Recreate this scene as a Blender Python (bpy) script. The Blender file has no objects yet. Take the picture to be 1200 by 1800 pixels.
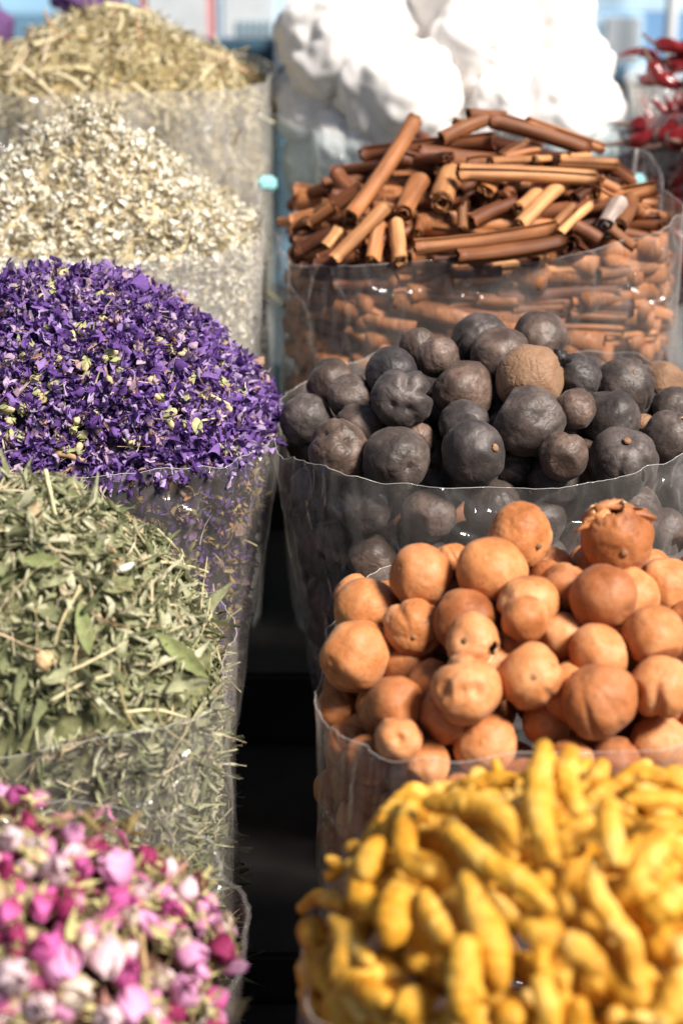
import bpy, bmesh, math, random
import numpy as np
from mathutils import Vector, Matrix, Quaternion, noise

# ------------------------------------------------------------------ camera, sky, sun, exposure
scene = bpy.context.scene
COL = scene.collection
PITCH = math.radians(24.0)
F = 3000.0                      # focal length in photo pixels (photo 1200 x 1800)
CAMZ = 1.20
cam_d = bpy.data.cameras.new('camera')
cam = bpy.data.objects.new('camera', cam_d)
COL.objects.link(cam)
cam.location = (0, 0, CAMZ)
cam.rotation_euler = (math.radians(90) - PITCH, 0, 0)
cam_d.sensor_fit = 'VERTICAL'
cam_d.sensor_height = 36.0
cam_d.sensor_width = 24.0
cam_d.lens = 60.0
cam_d.clip_start = 0.05
cam_d.clip_end = 400
cam_d.dof.use_dof = True
cam_d.dof.focus_distance = 1.12
cam_d.dof.aperture_fstop = 5.2
scene.camera = cam

SUN_EL, SUN_AZ = math.radians(50), math.radians(53)   # azimuth: from straight behind the camera towards its right
sun_from = Vector((math.sin(SUN_AZ) * math.cos(SUN_EL), -math.cos(SUN_AZ) * math.cos(SUN_EL), math.sin(SUN_EL)))
world = bpy.data.worlds.new("World")
scene.world = world
world.use_nodes = True
wn = world.node_tree
wn.nodes.clear()
sky = wn.nodes.new('ShaderNodeTexSky')
sky.sky_type = 'NISHITA'
sky.sun_disc = False
sky.sun_elevation = SUN_EL
sky.sun_rotation = math.atan2(sun_from.x, sun_from.y)
sky.dust_density = 1.5
bg = wn.nodes.new('ShaderNodeBackground')
bg.inputs['Strength'].default_value = 0.05
wo = wn.nodes.new('ShaderNodeOutputWorld')
wn.links.new(sky.outputs[0], bg.inputs['Color'])
wn.links.new(bg.outputs[0], wo.inputs['Surface'])
sun_d = bpy.data.lights.new('sun', 'SUN')
sun_d.energy = 5.0
sun_d.angle = math.radians(16)
sun_d.color = (1.0, 0.93, 0.84)
sun = bpy.data.objects.new('sun', sun_d)
COL.objects.link(sun)
sun.rotation_mode = 'QUATERNION'
sun.rotation_quaternion = sun_from.to_track_quat('Z', 'Y')
sun.location = sun_from * 5

vs = scene.view_settings
vs.view_transform = 'Standard'
vs.look = 'None'
vs.exposure = 0.8
vs.gamma = 1.0
vs.use_curve_mapping = False
scene.cycles.use_denoising = True
scene.cycles.max_bounces = 8
scene.cycles.transparent_max_bounces = 20
scene.cycles.caustics_reflective = False
scene.cycles.caustics_refractive = False

# ------------------------------------------------------------------ helpers
RNG = random.Random(7)
NP = np.random.default_rng(7)
CAM = Vector((0, 0, CAMZ))
FWD = Vector((0, math.cos(PITCH), -math.sin(PITCH)))
UP = Vector((0, math.sin(PITCH), math.cos(PITCH)))
RIGHT = Vector((1, 0, 0))

def ray(px, py):
    return (FWD + RIGHT * ((px - 600) / F) + UP * ((900 - py) / F)).normalized()

def at(px, py, Y):
    """the point on the sight line of a photo pixel that lies in the vertical plane y = Y"""
    d = ray(px, py)
    return CAM + d * (Y / d.y)

def photo_x(p):
    q = p - CAM
    return 600 + F * q.x / q.dot(FWD)

def facing(u, v):
    w = math.sqrt(max(0.0, 1 - u * u - v * v))
    return (RIGHT * u + UP * v - FWD * w).normalized()

def tag(o, label=None, cat=None, group=None, kind=None):
    if label: o['label'] = label
    if cat: o['category'] = cat
    if group: o['group'] = group
    if kind: o['kind'] = kind
    return o

def link(name, me, parent=None, loc=None):
    o = bpy.data.objects.new(name, me)
    COL.objects.link(o)
    if loc is not None: o.location = loc
    if parent is not None: o.parent = parent
    return o

def empty(name, loc=(0, 0, 0)):
    o = bpy.data.objects.new(name, None)
    o.empty_display_size = 0.02
    COL.objects.link(o)
    o.location = loc
    return o

def mesh(name, verts, faces, mats, smooth=True, midx=None):
    me = bpy.data.meshes.new(name)
    me.from_pydata([tuple(v) for v in verts] if not isinstance(verts, np.ndarray) else verts.tolist(), [],
                   faces if not isinstance(faces, np.ndarray) else faces.tolist())
    for m in (mats if isinstance(mats, (list, tuple)) else [mats]):
        me.materials.append(m)
    if smooth:
        me.polygons.foreach_set('use_smooth', [True] * len(me.polygons))
    if midx is not None:
        me.polygons.foreach_set('material_index', midx)
    me.update()
    return me

# ---- materials
def new_mat(name, rough=0.7, spec=0.3):
    m = bpy.data.materials.new(name)
    m.use_nodes = True
    nt = m.node_tree
    b = nt.nodes['Principled BSDF']
    b.inputs['Roughness'].default_value = rough
    b.inputs['Specular IOR Level'].default_value = spec
    return m, nt, b

def N(nt, t, **kw):
    n = nt.nodes.new(t)
    for k, v in kw.items():
        if k in n.inputs: n.inputs[k].default_value = v
        else: setattr(n, k, v)
    return n

def ramp(nt, fac, stops, interp='LINEAR'):
    r = nt.nodes.new('ShaderNodeValToRGB')
    r.color_ramp.interpolation = interp
    e = r.color_ramp.elements
    while len(e) < len(stops): e.new(0.5)
    for i, (p, c) in enumerate(stops):
        e[i].position = p
        e[i].color = (*c, 1)
    nt.links.new(fac, r.inputs[0])
    return r.outputs[0]

def mixc(nt, fac, a, b, mode='MIX'):
    n = nt.nodes.new('ShaderNodeMix')
    n.data_type = 'RGBA'
    n.blend_type = mode
    for s, v in ((0, fac), (6, a), (7, b)):
        if isinstance(v, (int, float)): n.inputs[s].default_value = v
        elif isinstance(v, tuple): n.inputs[s].default_value = (*v, 1)
        else: nt.links.new(v, n.inputs[s])
    return n.outputs[2]

def mathn(nt, op, a, b=None, clamp=False):
    n = nt.nodes.new('ShaderNodeMath')
    n.operation = op
    n.use_clamp = clamp
    for s, v in ((0, a), (1, b)):
        if v is None: continue
        if isinstance(v, (int, float)): n.inputs[s].default_value = v
        else: nt.links.new(v, n.inputs[s])
    return n.outputs[0]

def coords(nt, scale=(1, 1, 1), rand=True):
    tc = nt.nodes.new('ShaderNodeTexCoord')
    mp = nt.nodes.new('ShaderNodeMapping')
    mp.inputs['Scale'].default_value = scale
    nt.links.new(tc.outputs['Object'], mp.inputs['Vector'])
    if rand:
        oi = nt.nodes.new('ShaderNodeObjectInfo')
        mu = nt.nodes.new('ShaderNodeVectorMath')
        mu.operation = 'SCALE'
        mu.inputs[0].default_value = (7.1, 13.7, 5.3)
        nt.links.new(oi.outputs['Random'], mu.inputs['Scale'])
        nt.links.new(mu.outputs[0], mp.inputs['Location'])
    return mp.outputs[0]

def noise_tex(nt, vec, scale, detail=4, rough=0.55):
    n = N(nt, 'ShaderNodeTexNoise', Scale=scale, Detail=detail, Roughness=rough)
    nt.links.new(vec, n.inputs['Vector'])
    return n.outputs['Fac']

def bump(nt, b, h, strength, dist):
    bn = N(nt, 'ShaderNodeBump', Strength=strength, Distance=dist)
    nt.links.new(h, bn.inputs['Height'])
    nt.links.new(bn.outputs[0], b.inputs['Normal'])

def obj_random(nt):
    return nt.nodes.new('ShaderNodeObjectInfo').outputs['Random']

def plain(name, col, rough=0.7, var=0.15, scale=12, spec=0.3, rand=True):
    m, nt, b = new_mat(name, rough, spec)
    v = coords(nt, rand=rand)
    f = noise_tex(nt, v, scale, 5)
    dark = tuple(c * (1 - var) for c in col)
    lite = tuple(min(1, c * (1 + var)) for c in col)
    nt.links.new(ramp(nt, f, [(0.3, dark), (0.7, lite)]), b.inputs['Base Color'])
    bump(nt, b, f, 0.15, 0.003)
    return m

def lime_mat(name, stops, tints, rough, spec, pore=0.35, sheen=0.0):
    m, nt, b = new_mat(name, rough, spec)
    v = coords(nt)
    big = noise_tex(nt, v, 30, 6, 0.68)
    c = ramp(nt, big, stops)
    t = ramp(nt, obj_random(nt), tints)
    c = mixc(nt, 1.0, c, t, 'MULTIPLY')
    fine = noise_tex(nt, v, 520, 4, 0.7)
    sp = ramp(nt, fine, [(0.28, (0.7, 0.64, 0.6)), (0.46, (1, 1, 1))])
    c = mixc(nt, 0.75, c, sp, 'MULTIPLY')
    spots = noise_tex(nt, v, 140, 3, 0.5)
    c = mixc(nt, ramp(nt, spots, [(0.66, (0, 0, 0)), (0.76, (0.5, 0.5, 0.5))]), c, tuple(x * 0.45 for x in stops[0][1]))
    nt.links.new(c, b.inputs['Base Color'])
    wp = N(nt, 'ShaderNodeTexNoise', Scale=70.0, Detail=3.0)
    nt.links.new(v, wp.inputs['Vector'])
    wv = nt.nodes.new('ShaderNodeVectorMath'); wv.operation = 'MULTIPLY_ADD'
    wv.inputs[1].default_value = (0.016, 0.016, 0.016)
    nt.links.new(wp.outputs['Color'], wv.inputs[0]); nt.links.new(v, wv.inputs[2])
    cr = N(nt, 'ShaderNodeTexVoronoi', Scale=95.0)
    cr.feature = 'DISTANCE_TO_EDGE'
    nt.links.new(wv.outputs[0], cr.inputs['Vector'])
    crz = mathn(nt, 'MULTIPLY', cr.outputs['Distance'], 7.0, True)
    zone = ramp(nt, noise_tex(nt, v, 45, 2), [(0.45, (0, 0, 0)), (0.62, (1, 1, 1))])
    crz = mathn(nt, 'ADD', mathn(nt, 'MULTIPLY', crz, zone), mathn(nt, 'SUBTRACT', 1.0, zone))
    vo = N(nt, 'ShaderNodeTexVoronoi', Scale=420.0)
    nt.links.new(v, vo.inputs['Vector'])
    h = mathn(nt, 'ADD', mathn(nt, 'MULTIPLY', vo.outputs['Distance'], 0.6), mathn(nt, 'MULTIPLY', fine, 0.9))
    h = mathn(nt, 'ADD', h, mathn(nt, 'MULTIPLY', noise_tex(nt, v, 120, 4, 0.6), 1.6))
    h = mathn(nt, 'ADD', h, mathn(nt, 'MULTIPLY', crz, 1.1))
    bump(nt, b, h, pore, 0.0010)
    if sheen:
        b.inputs['Sheen Weight'].default_value = sheen
        b.inputs['Sheen Roughness'].default_value = 0.45
    return m

M = {}
M['black_lime'] = lime_mat('black_lime_skin', [(0.30, (0.018, 0.015, 0.014)), (0.5, (0.058, 0.046, 0.041)), (0.70, (0.16, 0.13, 0.118))],
                           [(0, (0.66, 0.72, 0.82)), (0.45, (1, 0.95, 0.92)), (1, (1.6, 1.28, 1.08))], 0.48, 0.34, 0.26, 0.05)
M['tan_lime'] = lime_mat('tan_lime_skin', [(0.25, (0.16, 0.09, 0.05)), (0.6, (0.27, 0.155, 0.09)), (0.8, (0.33, 0.21, 0.13))],
                         [(0, (1, 1, 1)), (1, (1, 0.95, 0.9))], 0.6, 0.3, 0.5, 0.1)
M['orange_lime'] = lime_mat('orange_lime_skin', [(0.30, (0.24, 0.070, 0.017)), (0.5, (0.46, 0.170, 0.055)), (0.72, (0.63, 0.315, 0.145))],
                            [(0, (0.62, 0.52, 0.48)), (0.4, (1, 1, 1)), (0.8, (1.1, 1.14, 1.15)), (1, (1.15, 1.28, 1.45))], 0.55, 0.3, 0.15, 0.05)
M['lime_pulp'] = plain('dry_lime_pulp', (0.14, 0.05, 0.018), 0.8, 0.5, 150)
M['lime_stem'] = plain('lime_stem_button', (0.22, 0.12, 0.06), 0.8, 0.4, 300)
M['lime_inner_peel'] = plain('pale_inner_peel', (0.62, 0.42, 0.22), 0.7, 0.25, 120)
M['black_crumb'] = plain('black_husk', (0.02, 0.017, 0.018), 0.5, 0.4, 200)

def turmeric_mat():
    m, nt, b = new_mat('turmeric_skin', 0.62, 0.25)
    v = coords(nt)
    c = ramp(nt, noise_tex(nt, v, 60, 5, 0.6), [(0.28, (0.42, 0.17, 0.013)), (0.48, (0.63, 0.315, 0.026)), (0.70, (0.78, 0.50, 0.11))])
    c = mixc(nt, 1.0, c, ramp(nt, obj_random(nt), [(0, (0.82, 0.74, 0.6)), (0.45, (1, 1, 1)), (1, (1.0, 1.05, 1.6))]), 'MULTIPLY')
    c = mixc(nt, 0.8, c, ramp(nt, noise_tex(nt, v, 75, 5, .7), [(0.58, (1, 1, 1)), (0.70, (0.60, 0.42, 0.26))]), 'MULTIPLY')
    f = noise_tex(nt, v, 330, 4, 0.65)
    c = mixc(nt, 0.5, c, ramp(nt, f, [(0.3, (0.55, 0.42, 0.3)), (0.5, (1, 1, 1))]), 'MULTIPLY')
    nt.links.new(c, b.inputs['Base Color'])
    bump(nt, b, mathn(nt, 'ADD', f, noise_tex(nt, v, 110, 3)), 0.45, 0.0012)
    return m
M['turmeric'] = turmeric_mat()

def cinnamon_mat(name, stops):
    m, nt, b = new_mat(name, 0.58, 0.35)
    v = coords(nt, (1, 1, 0.06))
    c = ramp(nt, noise_tex(nt, v, 330, 5, 0.6), stops)
    v2 = coords(nt, (1, 1, 0.5))
    blot = noise_tex(nt, v2, 40, 4)
    c = mixc(nt, 0.8, c, ramp(nt, blot, [(0.3, (0.55, 0.5, 0.48)), (0.62, (1.1, 1.05, 1.0))]), 'MULTIPLY')
    c = mixc(nt, 1.0, c, ramp(nt, obj_random(nt), [(0, (0.40, 0.31, 0.27)), (0.5, (0.95, 0.92, 0.9)), (1, (1.4, 1.45, 1.45))]), 'MULTIPLY')
    nt.links.new(c, b.inputs['Base Color'])
    bump(nt, b, noise_tex(nt, v, 420, 4), 0.35, 0.0012)
    return m
M['cinnamon'] = cinnamon_mat('cinnamon_bark', [(0.3, (0.20, 0.075, 0.028)), (0.55, (0.35, 0.145, 0.055)), (0.75, (0.48, 0.23, 0.10))])
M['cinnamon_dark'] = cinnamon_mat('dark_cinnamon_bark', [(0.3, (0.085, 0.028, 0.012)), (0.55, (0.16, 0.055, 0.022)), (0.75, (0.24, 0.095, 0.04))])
M['cinnamon_pale'] = cinnamon_mat('pale_cinnamon_bark', [(0.3, (0.36, 0.165, 0.065)), (0.55, (0.52, 0.26, 0.11)), (0.75, (0.62, 0.35, 0.17))])
M['cinnamon_grey'] = cinnamon_mat('greyish_cinnamon_bark', [(0.3, (0.20, 0.16, 0.14)), (0.55, (0.34, 0.28, 0.25)), (0.75, (0.5, 0.42, 0.38))])

def scrap_mat(name, stops, rough=0.9, transl=0.25, fine=260, interp='LINEAR'):
    """dry plant scraps: a colour of its own per piece"""
    m, nt, b = new_mat(name, rough, 0.25)
    g = nt.nodes.new('ShaderNodeNewGeometry')
    c = ramp(nt, g.outputs['Random Per Island'], stops, interp)
    v = coords(nt, rand=False)
    f = noise_tex(nt, v, fine, 4, 0.6)
    c = mixc(nt, 0.8, c, ramp(nt, f, [(0.3, (0.62, 0.6, 0.58)), (0.65, (1.15, 1.15, 1.15))]), 'MULTIPLY')
    nt.links.new(c, b.inputs['Base Color'])
    bump(nt, b, f, 0.4, 0.001)
    if transl:
        tr = nt.nodes.new('ShaderNodeBsdfTranslucent')
        nt.links.new(c, tr.inputs['Color'])
        mx = nt.nodes.new('ShaderNodeMixShader')
        mx.inputs[0].default_value = transl
        nt.links.new(b.outputs[0], mx.inputs[1])
        nt.links.new(tr.outputs[0], mx.inputs[2])
        nt.links.new(mx.outputs[0], nt.nodes['Material Output'].inputs['Surface'])
    return m

M['mint'] = scrap_mat('dried_mint_leaf', [(0, (0.13, 0.145, 0.07)), (0.25, (0.27, 0.285, 0.15)), (0.6, (0.43, 0.43, 0.265)), (0.9, (0.58, 0.56, 0.40)), (1, (0.46, 0.34, 0.2))])
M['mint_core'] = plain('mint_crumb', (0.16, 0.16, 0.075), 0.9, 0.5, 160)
M['mallow'] = scrap_mat('dried_mallow_petal', [(0, (0.09, 0.04, 0.18)), (0.3, (0.18, 0.085, 0.34)), (0.6, (0.30, 0.18, 0.48)), (0.8, (0.54, 0.42, 0.66)), (0.94, (0.50, 0.34, 0.40)), (1, (0.40, 0.24, 0.14))], transl=0.3, fine=500)
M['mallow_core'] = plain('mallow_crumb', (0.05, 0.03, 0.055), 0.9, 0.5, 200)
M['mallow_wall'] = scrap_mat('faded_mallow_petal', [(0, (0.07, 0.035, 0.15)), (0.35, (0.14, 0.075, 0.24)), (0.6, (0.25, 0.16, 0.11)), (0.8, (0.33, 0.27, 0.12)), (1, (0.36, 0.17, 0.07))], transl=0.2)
M['bud'] = scrap_mat('pale_green_bud', [(0, (0.30, 0.32, 0.14)), (0.6, (0.52, 0.50, 0.28)), (1, (0.55, 0.38, 0.22))], transl=0.0)
M['bloom'] = scrap_mat('cream_floret', [(0, (0.42, 0.34, 0.19)), (0.12, (0.74, 0.67, 0.49)), (0.5, (0.86, 0.82, 0.68)), (1, (0.90, 0.88, 0.82))], transl=0.2)
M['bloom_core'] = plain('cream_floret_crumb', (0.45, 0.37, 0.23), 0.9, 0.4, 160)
M['straw'] = scrap_mat('khaki_herb_sliver', [(0, (0.30, 0.25, 0.12)), (0.3, (0.50, 0.43, 0.25)), (0.75, (0.63, 0.56, 0.36)), (0.92, (0.74, 0.64, 0.48)), (1, (0.48, 0.25, 0.12))], transl=0.15)
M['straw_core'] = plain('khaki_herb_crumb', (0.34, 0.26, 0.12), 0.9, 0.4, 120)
M['rose_scrap'] = scrap_mat('rose_leaf_scrap', [(0, (0.13, 0.075, 0.03)), (0.3, (0.28, 0.22, 0.09)), (0.6, (0.42, 0.37, 0.19)), (0.8, (0.42, 0.10, 0.17)), (1, (0.60, 0.22, 0.38))], transl=0.2)
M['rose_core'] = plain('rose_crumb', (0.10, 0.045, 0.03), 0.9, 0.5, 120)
M['sepal'] = plain('rose_sepal', (0.42, 0.37, 0.17), 0.8, 0.35, 150)

def rose_mat(name, base, tip):
    m, nt, b = new_mat(name, 0.6, 0.3)
    uv = nt.nodes.new('ShaderNodeUVMap')
    sx = nt.nodes.new('ShaderNodeSeparateXYZ')
    nt.links.new(uv.outputs[0], sx.inputs[0])
    v = coords(nt)
    f = noise_tex(nt, v, 170, 4)
    k = mathn(nt, 'ADD', sx.outputs['Y'], mathn(nt, 'MULTIPLY', mathn(nt, 'SUBTRACT', f, 0.5), 0.9))
    c = ramp(nt, k, [(0.15, base), (0.8, tip)])
    nt.links.new(c, b.inputs['Base Color'])
    bump(nt, b, f, 0.3, 0.001)
    tr = nt.nodes.new('ShaderNodeBsdfTranslucent')
    nt.links.new(c, tr.inputs['Color'])
    mx = nt.nodes.new('ShaderNodeMixShader')
    mx.inputs[0].default_value = 0.25
    nt.links.new(b.outputs[0], mx.inputs[1])
    nt.links.new(tr.outputs[0], mx.inputs[2])
    nt.links.new(mx.outputs[0], nt.nodes['Material Output'].inputs['Surface'])
    return m
ROSE = {'pale': rose_mat('pale_pink_petal', (0.72, 0.40, 0.50), (0.84, 0.66, 0.68)),
        'pink': rose_mat('pink_petal', (0.60, 0.19, 0.36), (0.82, 0.42, 0.66)),
        'magenta': rose_mat('magenta_petal', (0.38, 0.03, 0.13), (0.70, 0.15, 0.42)),
        'deep': rose_mat('deep_red_petal', (0.16, 0.012, 0.04), (0.36, 0.035, 0.13)),
        'cream': rose_mat('cream_petal', (0.72, 0.48, 0.30), (0.84, 0.72, 0.60))}
M['white_chunk'] = plain('white_lump', (0.74, 0.71, 0.68), 0.6, 0.12, 40, 0.3)
M['chili'] = plain('red_chili_skin', (0.17, 0.010, 0.010), 0.22, 0.5, 60, 0.6)
M['chili_stem'] = plain('chili_stem', (0.16, 0.09, 0.07), 0.6, 0.3, 100)
M['twig'] = plain('pale_twig', (0.55, 0.50, 0.30), 0.8, 0.2, 150)
M['brown_twig'] = plain('brown_twig', (0.36, 0.24, 0.12), 0.8, 0.3, 150)
M['white_bud'] = plain('white_bud', (0.8, 0.78, 0.72), 0.7, 0.08, 150)
M['big_leaf'] = plain('green_mint_leaf', (0.19, 0.215, 0.085), 0.75, 0.35, 130)
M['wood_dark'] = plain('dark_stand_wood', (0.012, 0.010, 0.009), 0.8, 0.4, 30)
M['ground'] = plain('dark_paving', (0.06, 0.06, 0.065), 0.85, 0.4, 6)
M['blue_board'] = plain('pale_blue_board', (0.36, 0.60, 0.80), 0.6, 0.12, 6)
M['blue_dark'] = plain('slate_blue_shade', (0.06, 0.12, 0.17), 0.7, 0.25, 8)  # dark shelf edge, with the shadow band below it put into the colour
M['blue_mid'] = plain('mid_blue_board', (0.20, 0.36, 0.56), 0.7, 0.2, 8)
M['white_paint'] = plain('white_paint', (0.82, 0.84, 0.85), 0.5, 0.04, 8)
M['card_pale'] = plain('pale_blue_card', (0.56, 0.74, 0.86), 0.7, 0.08, 14)
M['card_grey'] = plain('grey_white_card', (0.62, 0.66, 0.68), 0.7, 0.1, 14)
M['red_card'] = plain('red_card', (0.70, 0.30, 0.30), 0.7, 0.12, 14)
M['print_ink'] = plain('grey_blue_ink', (0.22, 0.34, 0.40), 0.7, 0.15, 40)
M['turquoise'] = plain('turquoise_glint', (0.42, 0.85, 0.86), 0.3, 0.05, 20)  # glint of light on the bags, put into a block's colour
M['plum'] = plain('plum_cloth', (0.10, 0.045, 0.13), 0.8, 0.3, 20)

def film_mat(name, tint=(0.96, 0.96, 0.97), milk=0.10, milk_col=(0.82, 0.77, 0.72)):
    m = bpy.data.materials.new(name)
    m.use_nodes = True
    nt = m.node_tree
    nt.nodes.clear()
    out = nt.nodes.new('ShaderNodeOutputMaterial')
    v = coords(nt, (1, 1, 0.55), rand=True)
    warp = N(nt, 'ShaderNodeTexNoise', Scale=16.0, Detail=3.0)
    nt.links.new(v, warp.inputs['Vector'])
    wv = nt.nodes.new('ShaderNodeVectorMath'); wv.operation = 'MULTIPLY_ADD'
    wv.inputs[1].default_value = (0.05, 0.05, 0.05)
    nt.links.new(warp.outputs['Color'], wv.inputs[0]); nt.links.new(v, wv.inputs[2])
    cr = N(nt, 'ShaderNodeTexVoronoi', Scale=26.0)
    cr.feature = 'DISTANCE_TO_EDGE'
    nt.links.new(wv.outputs[0], cr.inputs['Vector'])
    crease = mathn(nt, 'SUBTRACT', 1.0, mathn(nt, 'MULTIPLY', cr.outputs['Distance'], 5.0), True)
    crease = mathn(nt, 'POWER', crease, 4.0)
    big = noise_tex(nt, wv.outputs[0], 22, 4, 0.6)
    fine = noise_tex(nt, wv.outputs[0], 160, 3, 0.6)
    h = mathn(nt, 'ADD', mathn(nt, 'MULTIPLY', crease, 0.9), mathn(nt, 'ADD', mathn(nt, 'MULTIPLY', big, 2.2), mathn(nt, 'MULTIPLY', fine, 0.18)))
    bn = N(nt, 'ShaderNodeBump', Strength=0.7, Distance=0.009)
    nt.links.new(h, bn.inputs['Height'])
    lw = N(nt, 'ShaderNodeLayerWeight', Blend=0.42)
    nt.links.new(bn.outputs[0], lw.inputs['Normal'])
    tr = nt.nodes.new('ShaderNodeBsdfTransparent')
    tr.inputs['Color'].default_value = (*tint, 1)
    gl = nt.nodes.new('ShaderNodeBsdfGlossy')
    gl.inputs['Roughness'].default_value = 0.13
    gl.inputs['Color'].default_value = (1, 1, 1, 1)
    nt.links.new(bn.outputs[0], gl.inputs['Normal'])
    df = nt.nodes.new('ShaderNodeBsdfDiffuse'); df.inputs['Color'].default_value = (*milk_col, 1)
    tl = nt.nodes.new('ShaderNodeBsdfTranslucent'); tl.inputs['Color'].default_value = (*milk_col, 1)
    dm = nt.nodes.new('ShaderNodeMixShader'); dm.inputs[0].default_value = 0.15
    nt.links.new(df.outputs[0], dm.inputs[1]); nt.links.new(tl.outputs[0], dm.inputs[2])
    fm = mathn(nt, 'POWER', lw.outputs['Facing'], 4.0)
    fac = mathn(nt, 'ADD', mathn(nt, 'MULTIPLY', fm, 0.16), mathn(nt, 'ADD', mathn(nt, 'MULTIPLY', big, milk * 1.2), mathn(nt, 'MULTIPLY', crease, 0.03)), True)
    m1 = nt.nodes.new('ShaderNodeMixShader')
    nt.links.new(fac, m1.inputs[0]); nt.links.new(tr.outputs[0], m1.inputs[1]); nt.links.new(dm.outputs[0], m1.inputs[2])
    lw2 = N(nt, 'ShaderNodeLayerWeight', Blend=0.5)     # thin sheet: same reflectance from both sides
    nt.links.new(bn.outputs[0], lw2.inputs['Normal'])
    gf = mathn(nt, 'ADD', mathn(nt, 'MULTIPLY', mathn(nt, 'POWER', lw2.outputs['Facing'], 5.0), 0.4), 0.04, True)
    m2 = nt.nodes.new('ShaderNodeMixShader')
    nt.links.new(gf, m2.inputs[0]); nt.links.new(m1.outputs[0], m2.inputs[1]); nt.links.new(gl.outputs[0], m2.inputs[2])
    nt.links.new(m2.outputs[0], out.inputs['Surface'])
    return m
M['film'] = film_mat('clear_plastic_film', milk=0.12)
M['film_milky'] = film_mat('milky_plastic_film', milk=0.42, milk_col=(0.80, 0.78, 0.74))
M['film_blue'] = film_mat('bluish_plastic_film', (0.86, 0.94, 0.97), 0.16, (0.62, 0.80, 0.88))
M['film_edge'] = film_mat('plastic_film_hem', (0.9, 0.92, 0.95), 0.55)

# ------------------------------------------------------------------ bags and their heaps
class Bag:
    def __init__(s, px, py, Y, a, b, hm, p=2.0, base=-0.012, n=3.0, height=0.36, rim=None, wob=0.007, seed=0):
        s.c = at(px, py, Y)
        s.a, s.b, s.hm, s.p, s.base, s.n, s.h = a, b, hm, p, base, n, height
        s.rimk = rim or [(0, 0), (90, 0), (180, 0), (270, 0)]
        s.wob, s.seed, s.lump, s.taper = wob, seed, 0.0, 0.0
    def rho(s, x, y, sh=0.0):
        return (abs((x - s.c.x) / max(1e-3, s.a - sh)) ** s.n + abs((y - s.c.y) / max(1e-3, s.b - sh)) ** s.n) ** (1 / s.n)
    def rim(s, deg):
        deg %= 360
        k = sorted(s.rimk); k = [(k[-1][0] - 360, k[-1][1])] + k + [(k[0][0] + 360, k[0][1])]
        for (d0, v0), (d1, v1) in zip(k, k[1:]):
            if d0 <= deg <= d1:
                t = (deg - d0) / max(1e-6, d1 - d0); t = t * t * (3 - 2 * t)
                v = v0 + (v1 - v0) * t
                r = math.radians(deg)
                return s.c.z + v + s.wob * noise.noise(Vector((math.cos(r) * 2.2, math.sin(r) * 2.2, s.seed * 3.7))) \
                    + 0.5 * s.wob * noise.noise(Vector((math.cos(r) * 7, math.sin(r) * 7, s.seed * 1.7)))
        return s.c.z
    def top(s, x, y):
        r = s.rho(x, y)
        z = s.c.z + s.base + s.hm * (1 - min(r, 1.6) ** s.p)
        return z + 0.05 * s.hm * noise.noise(Vector((x * 22, y * 22, s.seed))) + s.lump * noise.noise(Vector((x * 75, y * 75, s.seed + 4)))
    def field(s, q, sh=0.0):
        return max(q.z - s.top(q.x, q.y), (s.rho(q.x, q.y, sh) - 1) * (min(s.a, s.b) - sh))
    def hit(s, px, py, sh=0.0):
        """where the sight line first enters the heap (or passes closest to it)"""
        d = ray(px, py)
        y0, y1 = s.c.y - s.b * 1.1, s.c.y + s.b * 1.1
        t0, t1 = y0 / d.y, y1 / d.y
        best, bt = 1e9, t0
        n = 160
        for i in range(n + 1):
            t = t0 + (t1 - t0) * i / n
            f = s.field(CAM + d * t, sh)
            if f < best: best, bt = f, t
            if f <= 0: break
        return CAM + d * bt, d
    def pull(s, z):
        """how far the bag's side has drawn in, this far below the rim"""
        return s.taper * max(0.0, s.c.z - 0.02 - z)
    def wall(s, deg, k=1.0):
        r = math.radians(deg)
        c, sn = math.cos(r), math.sin(r)
        e = 2 / s.n
        return Vector((s.c.x + k * s.a * math.copysign(abs(c) ** e, c), s.c.y + k * s.b * math.copysign(abs(sn) ** e, sn), 0))

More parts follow.
